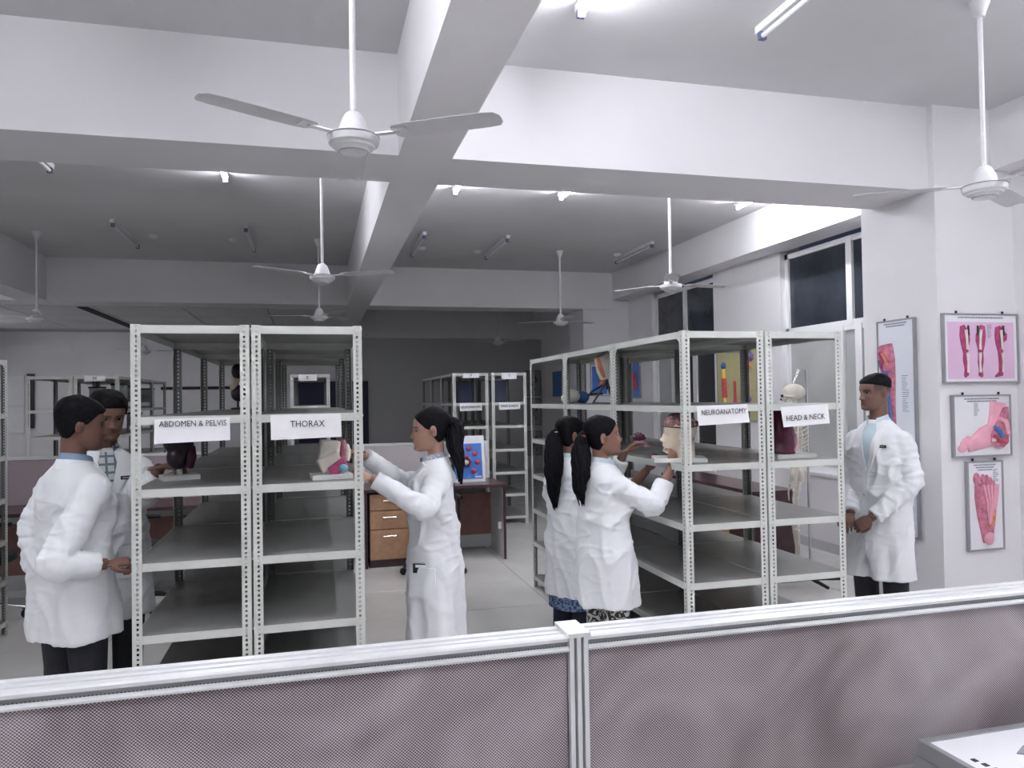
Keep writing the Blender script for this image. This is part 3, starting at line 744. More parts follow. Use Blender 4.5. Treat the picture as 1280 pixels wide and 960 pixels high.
def person(label, X, Y, H, phi, head_phi, arms, skin, hair, coat, head_pitch=0, lean=(0, 0), fem=0, shirt='pale_shirt', legs='trouser_dark', hem=.6, slit=False,
           tagpos=None, lapel=True, bulk=1.0, ponytail=None, beard=0, head_tilt=0, skirt=None, skirt_z=.10, pockets=(), vdepth=.20, stance=.09, head_off=(0, 0)):
    ang = math.radians(phi-90); s = H/1.70
    root = thing('person', label, 'person', (X, Y, 0), ang)
    Ri = Matrix.Rotation(-ang, 3, 'Z')
    def loc(wp): return Ri @ (Vector(wp)-Vector((X, Y, 0)))
    hs = (1.0 if not fem else .965)*(.97+.03*s)
    zc = H-.232*hs
    lx, ly = lean
    def ln(x, y, z):      # lean of the trunk above the hips
        k = max(0, z-.9*s); return (x+lx*k, y+ly*k, z)
    # ---- head transform
    hy = math.radians(head_phi-phi)
    piv = Vector(ln(0, -.005, zc+.03)); piv += Vector((head_off[0], head_off[1], 0))
    HM = Matrix.Translation(piv) @ Matrix.Rotation(hy, 4, 'Z') @ Matrix.Rotation(math.radians(head_tilt), 4, 'Y') @ Matrix.Rotation(math.radians(-head_pitch), 4, 'X') @ Matrix.Translation(Vector((0, .012, -.03))) @ Matrix.Scale(hs, 4)
    HI = HM.inverted()
    # ---- body
    mb = MB()
    P, _, _ = head_pts(fem=fem)
    hm = ring_mb(P)
    for sx in (-1, 1):
        E3 = Matrix.Rotation(sx*math.radians(16), 3, 'Z') @ Matrix.Rotation(math.radians(-12), 3, 'X')
        hm.ell((sx*.0745, -.012, .103), (.0075, .0185, .031), E3, 12, 10)
        hm.ell((sx*.0765, -.019, .110), (.009, .011, .022), E3, 12, 8)
    mb.add([HM @ Vector(v) for v in hm.v], hm.f)
    nr = .053*s*(1 if not fem else .86)
    nb = Vector(ln(0, -.014, 1.33*s)); nt_ = HM @ Vector((0, -.022, .075))
    mb.tube([nb, nb.lerp(nt_, .45), nt_], [nr*1.12, nr*1.0, nr*.98], 20)
    def loft(rows, n=30, e=2/2.4):
        vs = []
        for z, a, b, yo in rows:
            cx, cy, cz = ln(0, yo, z*s)
            for k in range(n):
                t = 2*PI*k/n; c, q = math.cos(t), math.sin(t)
                vs.append((cx+a*s*math.copysign(abs(c)**e, c), cy+b*s*math.copysign(abs(q)**e, q), cz))
        m_ = len(rows); fs = [(i*n+k, i*n+(k+1) % n, (i+1)*n+(k+1) % n, (i+1)*n+k) for i in range(m_-1) for k in range(n)]
        return vs, fs + [tuple(range(n-1, -1, -1)), tuple((m_-1)*n+k for k in range(n))]
    sw = (.156 if not fem else .136)*s*bulk
    mb.add(*loft([(.84,.14,.09,0),(.95,.145,.095,0),(1.08,.125,.085,0),(1.22,.135,.085,0),(1.29,.11,.07,-.01),(1.345,.06,.05,-.012)]))
    hip = .088*s
    for sx in (-1, 1):
        mb.tube([(sx*hip, 0, .92*s), (sx*(hip+.006), .012, .5*s), (sx*stance*s, -.005, .1*s)], [.078*s, .052*s, .036*s], 14)
        mb.ell((sx*stance*s, .05, .045), (.042, .12, .04))
    J = {}
    for side, sx in (('R', 1), ('L', -1)):
        A = arms[side]
        sh = Vector(ln(sx*sw, A.get('shy', -.005), A.get('shz', 1.30)*s)); el = loc(A['elbow']) if 'elbow' in A else Vector(A['elbow_l']); wr_ = loc(A['wrist']) if 'wrist' in A else Vector(A['wrist_l'])
        J[side] = (sh, el, wr_)
        mb.tube([sh, sh.lerp(el, .5), el, el.lerp(wr_, .4), wr_], [.045*s, .043*s, .036*s, .037*s, .025*s], 14)
    bme = remesh(mb, .0040, 1, 'body')
    n0 = len(bme.vertices); co = np.empty(n0*3); bme.vertices.foreach_get('co', co); co = co.reshape(-1, 3)
    # ---- hands joined to the body mesh
    hv = []; hf = []; off = n0
    for side, sx in (('R', 1), ('L', -1)):
        A = arms[side]; sh, el, wr_ = J[side]
        fwd = (Ri @ Vector(A['dir'])) if 'dir' in A else (wr_-el)
        back = (Ri @ Vector(A['back'])) if 'back' in A else Vector((sx, 0, 0))
        M4 = frame_from(wr_, fwd, back)
        # thumb side: the frame's x is y cross z; flip so the thumb matches the body side
        hmb = hand_mb(M4, A.get('thumb', 1 if side == 'R' else -1), A.get('curl', .35), s*.98*(1 if not fem else .92), A.get('spread', .05), A.get('tin', .4))
        hme = remesh(hmb, .0030, 1, 'hand')
        c = np.empty(len(hme.vertices)*3); hme.vertices.foreach_get('co', c); hv.append(c.reshape(-1, 3))
        hf += [tuple(i+off for i in p.vertices) for p in hme.polygons]; off += len(hme.vertices)
        bpy.data.meshes.remove(hme)
    fs = [tuple(p.vertices) for p in bme.polygons] + hf
    allco = np.concatenate([co]+hv)
    me = bpy.data.meshes.new('body'); me.from_pydata(allco.tolist(), [], fs); bpy.data.meshes.remove(bme)
    me.materials.append(MATS['skin']); me.shade_smooth()
    # ---- skin colour: lips, brows, lashes, stubble are marks of their own; mouth line, nostrils, ear hollows get painted shade
    base = np.array(skin); colr = np.tile(base, (len(allco), 1))
    HIm = np.array(HI); h = allco @ HIm[:3, :3].T + HIm[:3, 3]
    ax = np.abs(h[:, 0]); z = h[:, 2]; yy = h[:, 1]; front = (yy > .045) & (z > -.01) & (z < .24)
    def paint(mask, c, k):
        mk = (mask*k)[:, None]; colr[:] = colr*(1-mk)+np.array(c)*mk
    g = lambda v, q: np.exp(-(v/q)**2)
    paint(front*(g(z-.0515, .0085)*g(ax, .019)), base*np.array([.80, .52, .52]), .75)
    paint(front*(g(z-.0515, .0016)*g(ax, .02)), base*.35, .7)
    if beard:
        paint(front*(g(z-.0655, .006)*g(ax, .026)), (.02, .015, .014), .75*beard)
        paint(((yy > 0) & (z > -.02))*sstep(.05-z, 0, .03), base*.55, .6*beard)
    br = front*(sstep(ax, .008, .014)*(1-sstep(ax, .048, .056))*g(z-.1285-.05*(ax-.01)*(ax < .035)+.12*np.clip(ax-.035, 0, 1), .0042))
    paint(br, (.012, .010, .010), .92)
    paint(front*(g(z-.1165+.12*np.clip(ax-.031, -1, 1)**2*20, .0023)*g(ax-.032, .0155)), (.012, .01, .01), .9)
    paint(front*(g(z-.1085, .0015)*g(ax-.032, .013)), base*.35, .6)
    paint(front*(g(z-.0695, .0025)*g(ax-.0075, .0035)), base*.2, .7)
    paint(((ax > .072) & (z > 0) & (z < .2))*(g(yy+.004, .009)*g(z-.099, .011)), base*.45, .8)
    if hair == 'fade':
        paint((z > .03)*(yy < .05)*sstep(z, .085, .15)*(ax > .03)+0*z, (.03, .026, .026), .75)
        paint((z > .03)*(yy < -.03)*sstep(z, .06, .13)*1.0, (.03, .026, .026), .6)
    ca = me.color_attributes.new('Col', 'FLOAT_COLOR', 'POINT')
    ca.data.foreach_set('color', np.concatenate([colr, np.ones((len(colr), 1))], 1).astype(np.float32).ravel())
    obj('body', me, root)
    # ---- eyes
    for sx in (-1, 1):
        eb = MB().ell(HM @ Vector((sx*.0315, .0640, .112)), (.0122*hs,)*3, None, 16, 12).build('eye', 'eye_white', root, 60)
        gz = HM.to_3x3() @ Vector((0, 1, -.05)); gz.normalize()
        MB().ell((HM @ Vector((sx*.0315, .0640, .112))) + gz*.0068*hs, (.0078*hs,)*3, None, 12, 8).build('iris', 'iris', eb, 60)
    # ---- hair
    P, _, _ = head_pts(nz=80, na=110, features=False, haird=hair_fn(hair), fem=fem)
    hmb = ring_mb(P); hmb.v = [tuple(HM @ Vector(v)) for v in hmb.v]
    ho = hmb.build('hair', 'hair', root, 180)
    if ponytail:
        pts = [HM @ Vector(q) for q in ponytail['head']] + [loc(q) for q in ponytail['world']]
        rr = ponytail['r']; n = 40; path = []
        for k in range(n):
            t_ = k/(n-1)*(len(pts)-1); i = min(int(t_), len(pts)-2); path.append(pts[i].lerp(pts[i+1], t_-i))
        for _ in range(4): path = [path[0]]+[(path[i-1]+path[i]*2+path[i+1])/4 for i in range(1, n-1)]+[path[-1]]
        rad = [float(np.interp(k/(n-1), np.linspace(0, 1, len(rr)), rr)) for k in range(n)]
        pm = MB().tube(path, rad, 22)
        for k in range(34):       # loose locks give the tail its strands
            a = random.uniform(0, 6.28); q0 = random.uniform(0, .25); q1 = random.uniform(.8, 1.0)
            ll = []; lr = []
            for i in range(12):
                f_ = q0+(q1-q0)*i/11; j = int(f_*(n-1)); wob = .85+.25*math.sin(i*1.1+k)
                ll.append(path[j]+Vector((math.cos(a+.15*i), math.sin(a+.15*i), 0))*rad[j]*wob*.95+Vector((0, 0, -.03*(f_ > .95)))); lr.append(max(.002, .011*(1-abs(i-5)/8)))
            pm.tube(ll, lr, 6)
        tail = pm.build('ponytail', 'hair', root, 180)
        if 'tie' in ponytail:
            MB().lathe([(.020,-.012),(.028,-.006),(.028,.006),(.020,.012)], HM @ Vector(ponytail['head'][1]), 16).build('hair_tie', ponytail['tie'], tail, 40)
    # ---- legs and shoes
    if skirt:
        vs, fs_ = loft([(skirt_z,.165,.135,0),(skirt_z+.12,.17,.13,0),(.6,.165,.12,0),(.9,.14,.09,0)], 40)
        MB().add(vs, fs_).build('kurta', skirt, root, 60)
    for sx in (-1, 1):
        tl = MB().tube([(sx*hip, 0, .93*s), (sx*(hip+.004), .005, .7*s), (sx*(hip+.006), .012, .48*s), (sx*(stance+.002)*s, -.002, .25*s), (sx*stance*s, -.01, .05*s)], [.092*s, .088*s, .074*s, .068*s, .064*s], 22)
        tl.build('trouser_leg', legs, root, 60)
        MB().ell((sx*stance*s, .055, .048), (.047, .135, .047)).build('shoe', 'shoe', root, 60)
    # ---- coat
    B = bulk
    h0 = hem/s
    rows = [(h0,.215*B,.165*B,.005),(h0+.1,.208*B,.158*B,.004),(.80,.200*B,.150*B,.002),(.95,.190*B,.138*B,0),(1.06,.180*B,.128*B,0),(1.18,.184*B,.130*B,.002),(1.265,.180*B,.122*B,-.002),(1.325,.162*B,.104*B,-.008),(1.365,.122*B,.086*B,-.012),(1.392,.088,.072,-.014),(1.412,.064,.062,-.012)]
    if fem: rows = [(z, a*(.93 if z > 1.0 else .98), b*(.98 if z > 1.15 else .98), yo+(.012 if 1.15 < z < 1.28 else 0)) for z, a, b, yo in rows]
    # resample in z, add skirt folds
    zz = np.array([r[0] for r in rows]); nzv = 60; zs = np.linspace(zz[0], zz[-1], nzv)
    av = crom(zz, [r[1] for r in rows], zs); bv = crom(zz, [r[2] for r in rows], zs); yv = crom(zz, [r[3] for r in rows], zs)
    na = 72; vs = []; sd = (X*7.3+Y*3.1) % 6.28
    for i in range(nzv):
        fold = float(sstep(1.02-zs[i], 0, .5))
        cx, cy, cz = ln(0, yv[i], zs[i]*s)
        for k in range(na):
            t = 2*PI*k/na; c, q = math.cos(t), math.sin(t)
            r = 1+fold*(.045*math.sin(5*t+sd)+.03*math.sin(8*t+2*sd+zs[i]*2)+.015*math.sin(13*t+zs[i]*3))
            x = av[i]*s*r*math.copysign(abs(c)**(2/2.3), c); y = bv[i]*s*r*math.copysign(abs(q)**(2/2.3), q)
            if slit and q > 0:
                depth = slit*float(sstep(h0+.17-zs[i], 0, .10)); wd = .012+.03*float(sstep(h0+.17-zs[i], 0, .17))
                y -= depth*math.exp(-((x-.02)/wd)**4)
            vs.append((cx+x, cy+y, cz))
    cm = MB().add(vs, [(i*na+k, i*na+(k+1) % na, (i+1)*na+(k+1) % na, (i+1)*na+k) for i in range(nzv-1) for k in range(na)]+[tuple(range(na-1, -1, -1)), tuple((nzv-1)*na+k for k in range(na))])
    tb_ = BVHTree.FromPolygons([Vector(q) for q in cm.v], list(cm.f))
    for side, sx in (('R', 1), ('L', -1)):
        sh, el, wr_ = J[side]; inn = Vector(ln(sx*sw*.5, -.008, 1.285*s)); k_ = (1.0 if not fem else .95)*s*B
        end = wr_ - (wr_-el).normalized()*arms[side].get('cuff', .015)
        sm = sleeve_mb([inn, sh, el, end], [q*k_ for q in (.056, .066, .062, .060, .056, .050)], seed=sx*2+sd, wr=arms[side].get('wr', 1.0))
        cm.add(sm.v, sm.f)
    cme = remesh(cm, .0075, 3, 'coat')
    n1 = len(cme.vertices); cc = np.empty(n1*3); cme.vertices.foreach_get('co', cc); cc = cc.reshape(-1, 3)
    nn = np.empty(n1*3); cme.vertices.foreach_get('normal', nn); nn = nn.reshape(-1, 3)
    dsp = np.empty(n1)
    for i in range(n1):
        x, y, zq = cc[i]; low = max(0, min(1, (1.0*s-zq)/.35))
        sl = 1-.55*min(1, max(0, (abs(x)-.17)/.05))
        a = noise.noise(Vector((x*8+3*sd, y*8, zq*1.3+sd)))
        b_ = noise.noise(Vector((x*9+zq*4+sd, y*9-zq*2.5, zq*2.6-x*2)))
        c_ = noise.noise(Vector((x*5-zq*13+sd, y*5+sd+zq*5, zq*10+x*5)))
        up_ = 1-min(1, max(0, (zq-1.27*s)/(.08*s)))
        dsp[i] = up_*(.013*a*low + sl*(.016*max(0, .28-abs(b_))/.28*(1-.55*low) + .006*max(0, .2-abs(c_))/.2*(1-.75*low)) - .003)
    cc += nn*dsp[:, None]
    cme.vertices.foreach_set('co', cc.ravel()); cme.update()
    cme.materials.clear(); cme.materials.append(MATS['coat'])
    co_ = obj('lab_coat', cme, root)
    bv_ = BVHTree.FromPolygons([Vector(q) for q in cc], [tuple(p.vertices) for p in cme.polygons])
    def hit(u, zv, yaw=0):
        d = Vector((math.sin(yaw), -math.cos(yaw), 0)); sx_ = Vector((math.cos(yaw), math.sin(yaw), 0))
        o = sx_*u - d*1.0 + Vector((0, 0, zv)); r = bv_.ray_cast(o, d); r2 = tb_.ray_cast(o, d)
        if r2[0] is not None and (r[0] is None or (r[0]-r2[0]).length > .03): return (r2[0]-d*.004, -d)
        return (r[0], -d) if r[0] is not None else (None, -d)
    def patch(name, Lp, Rp, m_, off=.002, th=.003, yaw=0, parent=root, n=14, mm=8):
        Lx = np.linspace(0, 1, len(Lp)); t_ = np.linspace(0, 1, n)
        L = [(np.interp(q, Lx, [a for a, _ in Lp]), np.interp(q, Lx, [b for _, b in Lp])) for q in t_]
        Rr = [(np.interp(q, Lx, [a for a, _ in Rp]), np.interp(q, Lx, [b for _, b in Rp])) for q in t_]
        vs = []; last = None
        for i in range(n):
            for j in range(mm):
                f_ = j/(mm-1); u = L[i][0]*(1-f_)+Rr[i][0]*f_; zv = L[i][1]*(1-f_)+Rr[i][1]*f_
                lx_, _, _ = ln(0, 0, zv*s); p_, dn = hit(u*s+lx_*math.cos(yaw), zv*s, yaw)
                if p_ is None: p_ = last if last is not None else Vector((0, 0, zv*s))
                last = p_; vs.append(p_+dn*(off+th))
        o = len(vs); vs += [v-dn*(th+.004) for v in vs]
        fs = []
        for i in range(n-1):
            for j in range(mm-1):
                a = i*mm+j; fs += [(a, a+1, a+mm+1, a+mm), (o+a, o+a+mm, o+a+mm+1, o+a+1)]
        for i in range(n-1): a = i*mm; fs += [(a, a+mm, o+a+mm, o+a), (a+mm-1, o+a+mm-1, o+a+2*mm-1, a+2*mm-1)]
        for j in range(mm-1): a = (n-1)*mm+j; fs += [(j, o+j, o+j+1, j+1), (a, a+1, o+a+1, o+a)]
        return MB().add(vs, fs).build(name, m_, parent, 40)
    vb = 1.36-vdepth
    if lapel:
        patch('shirt_front', [(-.05,1.392),(-.046,1.36),(-.002,vb)], [(.05,1.392),(.046,1.36),(.002,vb)], shirt, .004, .002)
        for sx in (-1, 1):
            patch('lapel', [(sx*.048,1.396),(sx*.044,1.35),(sx*.022,vb+.09),(sx*.001,vb-.01)], [(sx*.088,1.38),(sx*.096,1.32),(sx*.080,1.26),(sx*.012,vb-.02)], 'coat', .005, .007, parent=co_)
    # collar band round the neck, and the shirt collar inside it
    for nm, m_, r0, r1, z0, z1, par in (('collar', 'coat', .074, .096, 1.425, 1.380, co_), ('shirt_collar', shirt, .061, .073, 1.452, 1.408, root)):
        vs = []; n = 34
        for k in range(n):
            a = math.radians(-90 + (-152 + 304*k/(n-1))); f_ = abs(k/(n-1)-.5)*2
            dz = -.030*f_**2*s; fx = .9 if not fem else .82
            for (r, zq) in ((r0, z0), (r1, z1), (r1-.004, z1-.001), (r0-.005, z0-.004)):
                px, py, pz = ln(r*fx*s*math.cos(a), r*.92*s*math.sin(a)-.010, zq*s)
                vs.append((px, py+.02*f_**3, pz+dz))
        fs = [(k*4+i, k*4+(i+1) % 4, k*4+4+(i+1) % 4, k*4+4+i) for k in range(n-1) for i in range(4)]+[(0, 1, 2, 3), ((n-1)*4+3, (n-1)*4+2, (n-1)*4+1, (n-1)*4)]
        MB().add(vs, fs).build(nm, m_, par, 50)
    patch('placket', [(-.004,vb-.01),(-.006,h0+.18)], [(.030,vb-.01),(.032,h0+.18)], 'coat', .0015, .002, parent=co_)
    for q in np.linspace(vb-.03, h0+.25, 4):
        p_, dn = hit(.013*s+ln(0, 0, q*s)[0], q*s)
        if p_ is not None: MB().lathe([(.0085,0),(.0085,.004),(.005,.005),(.001,.0045)], p_+dn*.0035, 12, M3=dn.to_track_quat('Z', 'Y').to_matrix()).build('button', 'button', co_)
    for (u, zt, zb, wd, yaw) in pockets:
        pk = patch('pocket', [(u-wd, zt), (u-wd, zb+.02), (u-wd+.015, zb)], [(u+wd, zt), (u+wd, zb+.02), (u+wd-.015, zb)], 'coat', .006, .004, yaw, co_)
    if tagpos:
        u, zt, yw = tagpos; p_, dn = hit(u*s+ln(0, 0, zt*s)[0], zt*s, yw)
        if p_ is not None:
            M3 = (-dn).to_track_quat('Y', 'Z').to_matrix()
            tg = MB().obox(p_+dn*.012, (.062, .006, .018), M3).build('name_tag', 'tag_black', root)
            MB().obox(p_+dn*.0155, (.046, .001, .0035), M3).build('tag_line', 'tag_text', tg)
    return dict(root=root, loc=loc, hit=hit, patch=patch, s=s)

SK1, SK2, SK3 = (.21, .115, .085), (.19, .098, .072), (.42, .25, .19)
# man with the blue collar, right hand on the rack post
person('man in a white lab coat with a blue shirt collar, back half turned', -1.03, 3.66, 1.64, 48, 22,
       dict(R=dict(elbow=(-1.03, 3.40, .955), wrist=(-.855, 3.50, .935), dir=(1, .25, .05), back=(-.2, -.3, 1), curl=1.05, wr=.8, cuff=.03),
            L=dict(elbow=(-1.21, 3.74, 1.04), wrist=(-1.165, 3.72, .83), dir=(.05, .02, -1), back=(-1, 0, 0), curl=.4)),
       SK2, 'short', None, head_pitch=6, shirt='blue_shirt', hem=.615, beard=.6, lean=(.03, .02), bulk=1.02)
# man behind him reaching into the rack
person('man in a white lab coat over a checked shirt reaching into the rack', -1.01, 4.13, 1.675, -72, -60,
       dict(L=dict(elbow=(-.80, 3.93, 1.16), wrist=(-.70, 3.79, 1.31), dir=(.7, -.45, .12), back=(.1, -.2, 1), curl=.5, cuff=.05),
            R=dict(elbow_l=(.27, -.02, 1.06), wrist_l=(.25, .08, .83), curl=.4)),
       SK1, 'short', None, head_pitch=14, shirt='check_shirt', hem=.57, tagpos=(-.085, 1.265, 0), beard=.35, pockets=[(-.11, .93, .78, .07, 0)])
# woman with the ponytail at the THORAX rack
PC = person('woman with a long ponytail in a white lab coat handling the thorax model', .575, 3.78, 1.57, 168, 172,
       dict(L=dict(elbow=(.50, 3.50, 1.085), wrist=(.245, 3.545, 1.245), dir=(-1, .1, .35), back=(.2, -.5, .8), curl=.5, cuff=.02, shz=1.29),
            R=dict(elbow=(.45, 3.98, 1.16), wrist=(.225, 3.80, 1.335), dir=(-.8, -.45, .3), back=(.2, .2, .9), curl=.55, cuff=.02)),
       SK3, 'long', None, head_pitch=4, fem=1, shirt='grey_print', legs='navy_cloth', hem=.40, skirt='grey_print',
       ponytail=dict(head=[(0, -.085, .15), (0, -.112, .145), (.0, -.135, .12)], world=[(.672, 3.73, 1.37), (.692, 3.70, 1.28), (.695, 3.685, 1.20)], r=[.030, .024, .034, .040, .034, .022, .006]),
       pockets=[(.02, .86, .70, .075, math.radians(78))], bulk=1.0)
# the two women at the NEUROANATOMY rack
P4 = person('woman in a white lab coat and black and white print trousers at the head model', 1.465, 3.72, 1.51, 12, -8,
       dict(R=dict(elbow=(1.68, 3.55, 1.03), wrist=(1.79, 3.585, 1.235), dir=(.28, .12, 1), back=(.3, -1, .2), curl=.5, cuff=.085),
            L=dict(elbow=(1.58, 3.96, 1.06), wrist=(1.635, 3.83, 1.30), dir=(.95, -.1, .25), back=(-.1, -.25, -.95), curl=.42, cuff=.05)),
       (.29, .16, .12), 'long', None, head_pitch=-6, fem=1, legs='swirl_print', hem=.525, lapel=True, bulk=1.03,
       ponytail=dict(head=[(0, -.085, .135), (0, -.108, .125), (0, -.125, .09)], world=[(1.335, 3.70, 1.22), (1.315, 3.69, 1.13), (1.335, 3.69, 1.06)], r=[.03, .026, .036, .046, .044, .032, .008], tie='bangle'))
person('woman half hidden behind the other woman, long straight ponytail', 1.46, 4.24, 1.495, 25, 8,
       dict(R=dict(elbow=(1.72, 4.05, 1.03), wrist=(1.80, 3.90, 1.19), dir=(.5, -.3, .8), back=(.3, -1, .2), curl=.5, cuff=.12),
            L=dict(elbow_l=(-.24, .05, 1.0), wrist_l=(-.2, .2, .85), curl=.4)),
       (.25, .135, .10), 'long', None, head_pitch=2, fem=1, legs='navy_cloth', hem=.44, skirt='blue_print', skirt_z=.42,
       ponytail=dict(head=[(0, -.085, .135), (0, -.108, .125), (0, -.120, .09)], world=[(1.335, 4.16, 1.20), (1.325, 4.15, 1.07), (1.33, 4.15, .97)], r=[.03, .026, .036, .048, .048, .036, .008], tie='paper'))
# man standing by the column
person('man standing by the column with folded hands and cropped hair', 3.41, 3.98, 1.725, 200, 176,
       dict(R=dict(elbow_l=(.215, -.01, 1.05), wrist_l=(.065, .215, .855), dir=(-.75, -.55, -.5), back=(-.6, -.6, .3), curl=.55, cuff=.02),
            L=dict(elbow_l=(-.215, -.01, 1.05), wrist_l=(-.075, .235, .85), dir=(-.55, .5, -.55), back=(-.5, -.8, .1), curl=.55, cuff=.02)),
       (.20, .11, .088), 'fade', None, head_pitch=3, shirt='pale_shirt', hem=.46, slit=.10, tagpos=(-.085, 1.255, 0), pockets=[(-.13, .86, .72, .06, 0)], vdepth=.24, bulk=.96)

def phone(P, u, z, yaw, label):
    p_, dn = P['hit'](u, z, yaw); M3 = (-dn).to_track_quat('Y', 'Z').to_matrix()
    root = P['root']; ang = root.rotation_euler.z; wp = Matrix.Rotation(ang, 3, 'Z') @ (p_+dn*.001) + root.location
    t = thing('phone', label, 'phone', wp, ang, 'phones in coat pockets')
    MB().obox((0,0,0), (.085, .009, .045), M3).build('case', 'black', t); MB().obox(dn*.0048+Vector((0,0,.011)), (.06, .001, .013), M3).build('screen', 'paper', t)
phone(PC, .02, .790, math.radians(78), 'phone standing in the coat pocket of the woman with the ponytail')
# ------------------------------------------------------------------ wall charts
mat('chart_white', (.80, .83, .90), .35); mat('chart_cream', (.80, .81, .84), .35); mat('chart_pink', (.72, .50, .68), .35, noise_amt=.04, noise_scale=6)
mat('chart_blue', (.07, .20, .62), .4); mat('chart_olive', (.50, .47, .25), .45, noise_amt=.06, noise_scale=8); mat('chart_dim', (.30, .30, .32), .5)
mat('m_magenta', (.38, .05, .16), .4, noise_amt=.3, noise_scale=25); mat('m_red', (.50, .06, .09), .4, noise_amt=.35, noise_scale=30)
mat('m_pink', (.78, .38, .47), .35, noise_amt=.08, noise_scale=15); mat('m_rose', (.52, .17, .25), .4, noise_amt=.35, noise_scale=30)
mat('m_bone', (.78, .74, .66), .5, noise_amt=.06, noise_scale=20); mat('m_violet', (.17, .12, .30), .4, noise_amt=.3, noise_scale=30)
mat('m_orange', (.72, .25, .12), .4, noise_amt=.3, noise_scale=30); mat('m_yellow', (.78, .55, .10), .4); mat('m_cyan', (.20, .48, .55), .4)
mat('m_blue', (.05, .16, .42), .4); mat('m_plum', (.055, .008, .030), .3, noise_amt=.4, noise_scale=20); mat('m_cream', (.66, .57, .45), .38, noise_amt=.03, noise_scale=8)
mat('m_maroon', (.085, .008, .03), .22, noise_amt=.3, noise_scale=14); mat('m_brain', (.30, .16, .17), .45, noise_amt=.45, noise_scale=70)
mat('m_dark', (.02, .01, .02), .35); mat('skull', (.70, .66, .58), .55, noise_amt=.12, noise_scale=18); mat('base_white', (.70, .71, .69), .4)
mat('print_grey', (.25, .26, .32), .6)
def chart(label, loc, rot, w_, h_, bg, border=.012, hooks=True, title=2, grp='framed anatomy charts', frame='frame_grey', depth=.028, inner=None):
    t = thing('anatomy_chart', label, 'chart', loc, rot, grp); a, b = w_/2, h_/2
    for (x0, x1, z0, z1) in ((-a, a, b-border, b), (-a, a, -b, -b+border), (-a, -a+border, -b+border, b-border), (a-border, a, -b+border, b-border)):
        MB().box(x0, x1, -depth, -.001, z0, z1).build('frame_bar', frame, t)
    MB().box(-a+border, a-border, -depth+.006, -.002, -b+border, b-border).build('sheet', bg, t)
    if inner: MB().box(inner[0], inner[1], -depth+.005, -depth+.0065, inner[2], inner[3]).build('print_field', inner[4], t)
    if hooks:
        for x in (-a*.62, a*.62): MB().cyl((x, -.014, b), (x, -.014, b+.018), .008, n=8).build('hook', 'black', t)
    if title:
        pm = MB(); random.seed(int(w_*1000)+title)
        for k in range(title):
            wd = w_*(.30-.05*k); x = -wd
            while x < wd:
                l = random.uniform(.012, .03)*w_*2; pm.box(x, min(x+l, wd), -depth+.0045, -depth+.0062, b-border-.022-.017*k, b-border-.012-.017*k); x += l+.004
        o = pm.build('title_lines', 'print_grey', t); o['kind'] = 'stuff'
    t['_d'] = depth
    return t
def squash(mb, k=.4, y0=-.023):
    mb.v = [(x, y0+(y-y0)*k, z) for x, y, z in mb.v]; return mb
def legend(t, x, z0, z1, wd, n):
    pm = MB(); d = -.0225
    for k in range(n):
        z = z1+(z0-z1)*k/(n-1); pm.box(x, x+wd*random.uniform(.5, 1), d-.001, d+.0006, z-.0022, z+.0022)
    o = pm.build('legend_lines', 'print_grey', t); o['kind'] = 'stuff'
FY = -.023
# arm chart on the side of the column
t = chart('tall framed chart of a dissected arm on the column behind the man', (4.203, 4.675, 1.342), -PI/2, .37, 1.60, 'chart_white')
arm = MB(); fl_ = Matrix.Diagonal((1, .35, 1))
arm.tube([(-.10,FY,.62),(-.085,FY,.50),(-.075,FY,.38),(-.07,FY,.22),(-.055,FY,.06),(-.035,FY,-.06),(-.005,FY,-.16)], [.070,.080,.072,.062,.045,.033,.024], 16)
squash(arm)
blob(arm, .006, 'arm_relief', 'm_rose', t)
hd = MB().tube([(-.01,FY,-.14),(.03,FY,-.20),(.075,FY,-.235),(.12,FY,-.28)], [.025,.030,.032,.012], 12); squash(hd); blob(hd, .006, 'hand_relief', 'm_orange', t)
for pts, m_ in ((((-.14,-.052,.50),(-.09,-.054,.40),(-.085,-.052,.25),(-.07,-.046,.10)), 'm_violet'), (((-.06,-.056,.42),(-.05,-.052,.28),(-.045,-.048,.15),(-.03,-.04,.0)), 'm_blue'), (((-.12,-.054,.36),(-.09,-.056,.30),(-.06,-.052,.32)), 'm_bone'), (((-.10,-.058,.55),(-.06,-.058,.50),(-.05,-.056,.46)), 'm_orange'), (((-.13,-.056,.56),(-.10,-.058,.50),(-.11,-.056,.44)), 'm_magenta')):
    MB().tube(pts, [.010, .011, .010, .007][:len(pts)], 8).build('vessel', m_, t, 60)
legend(t, .055, .12, .38, .07, 18)
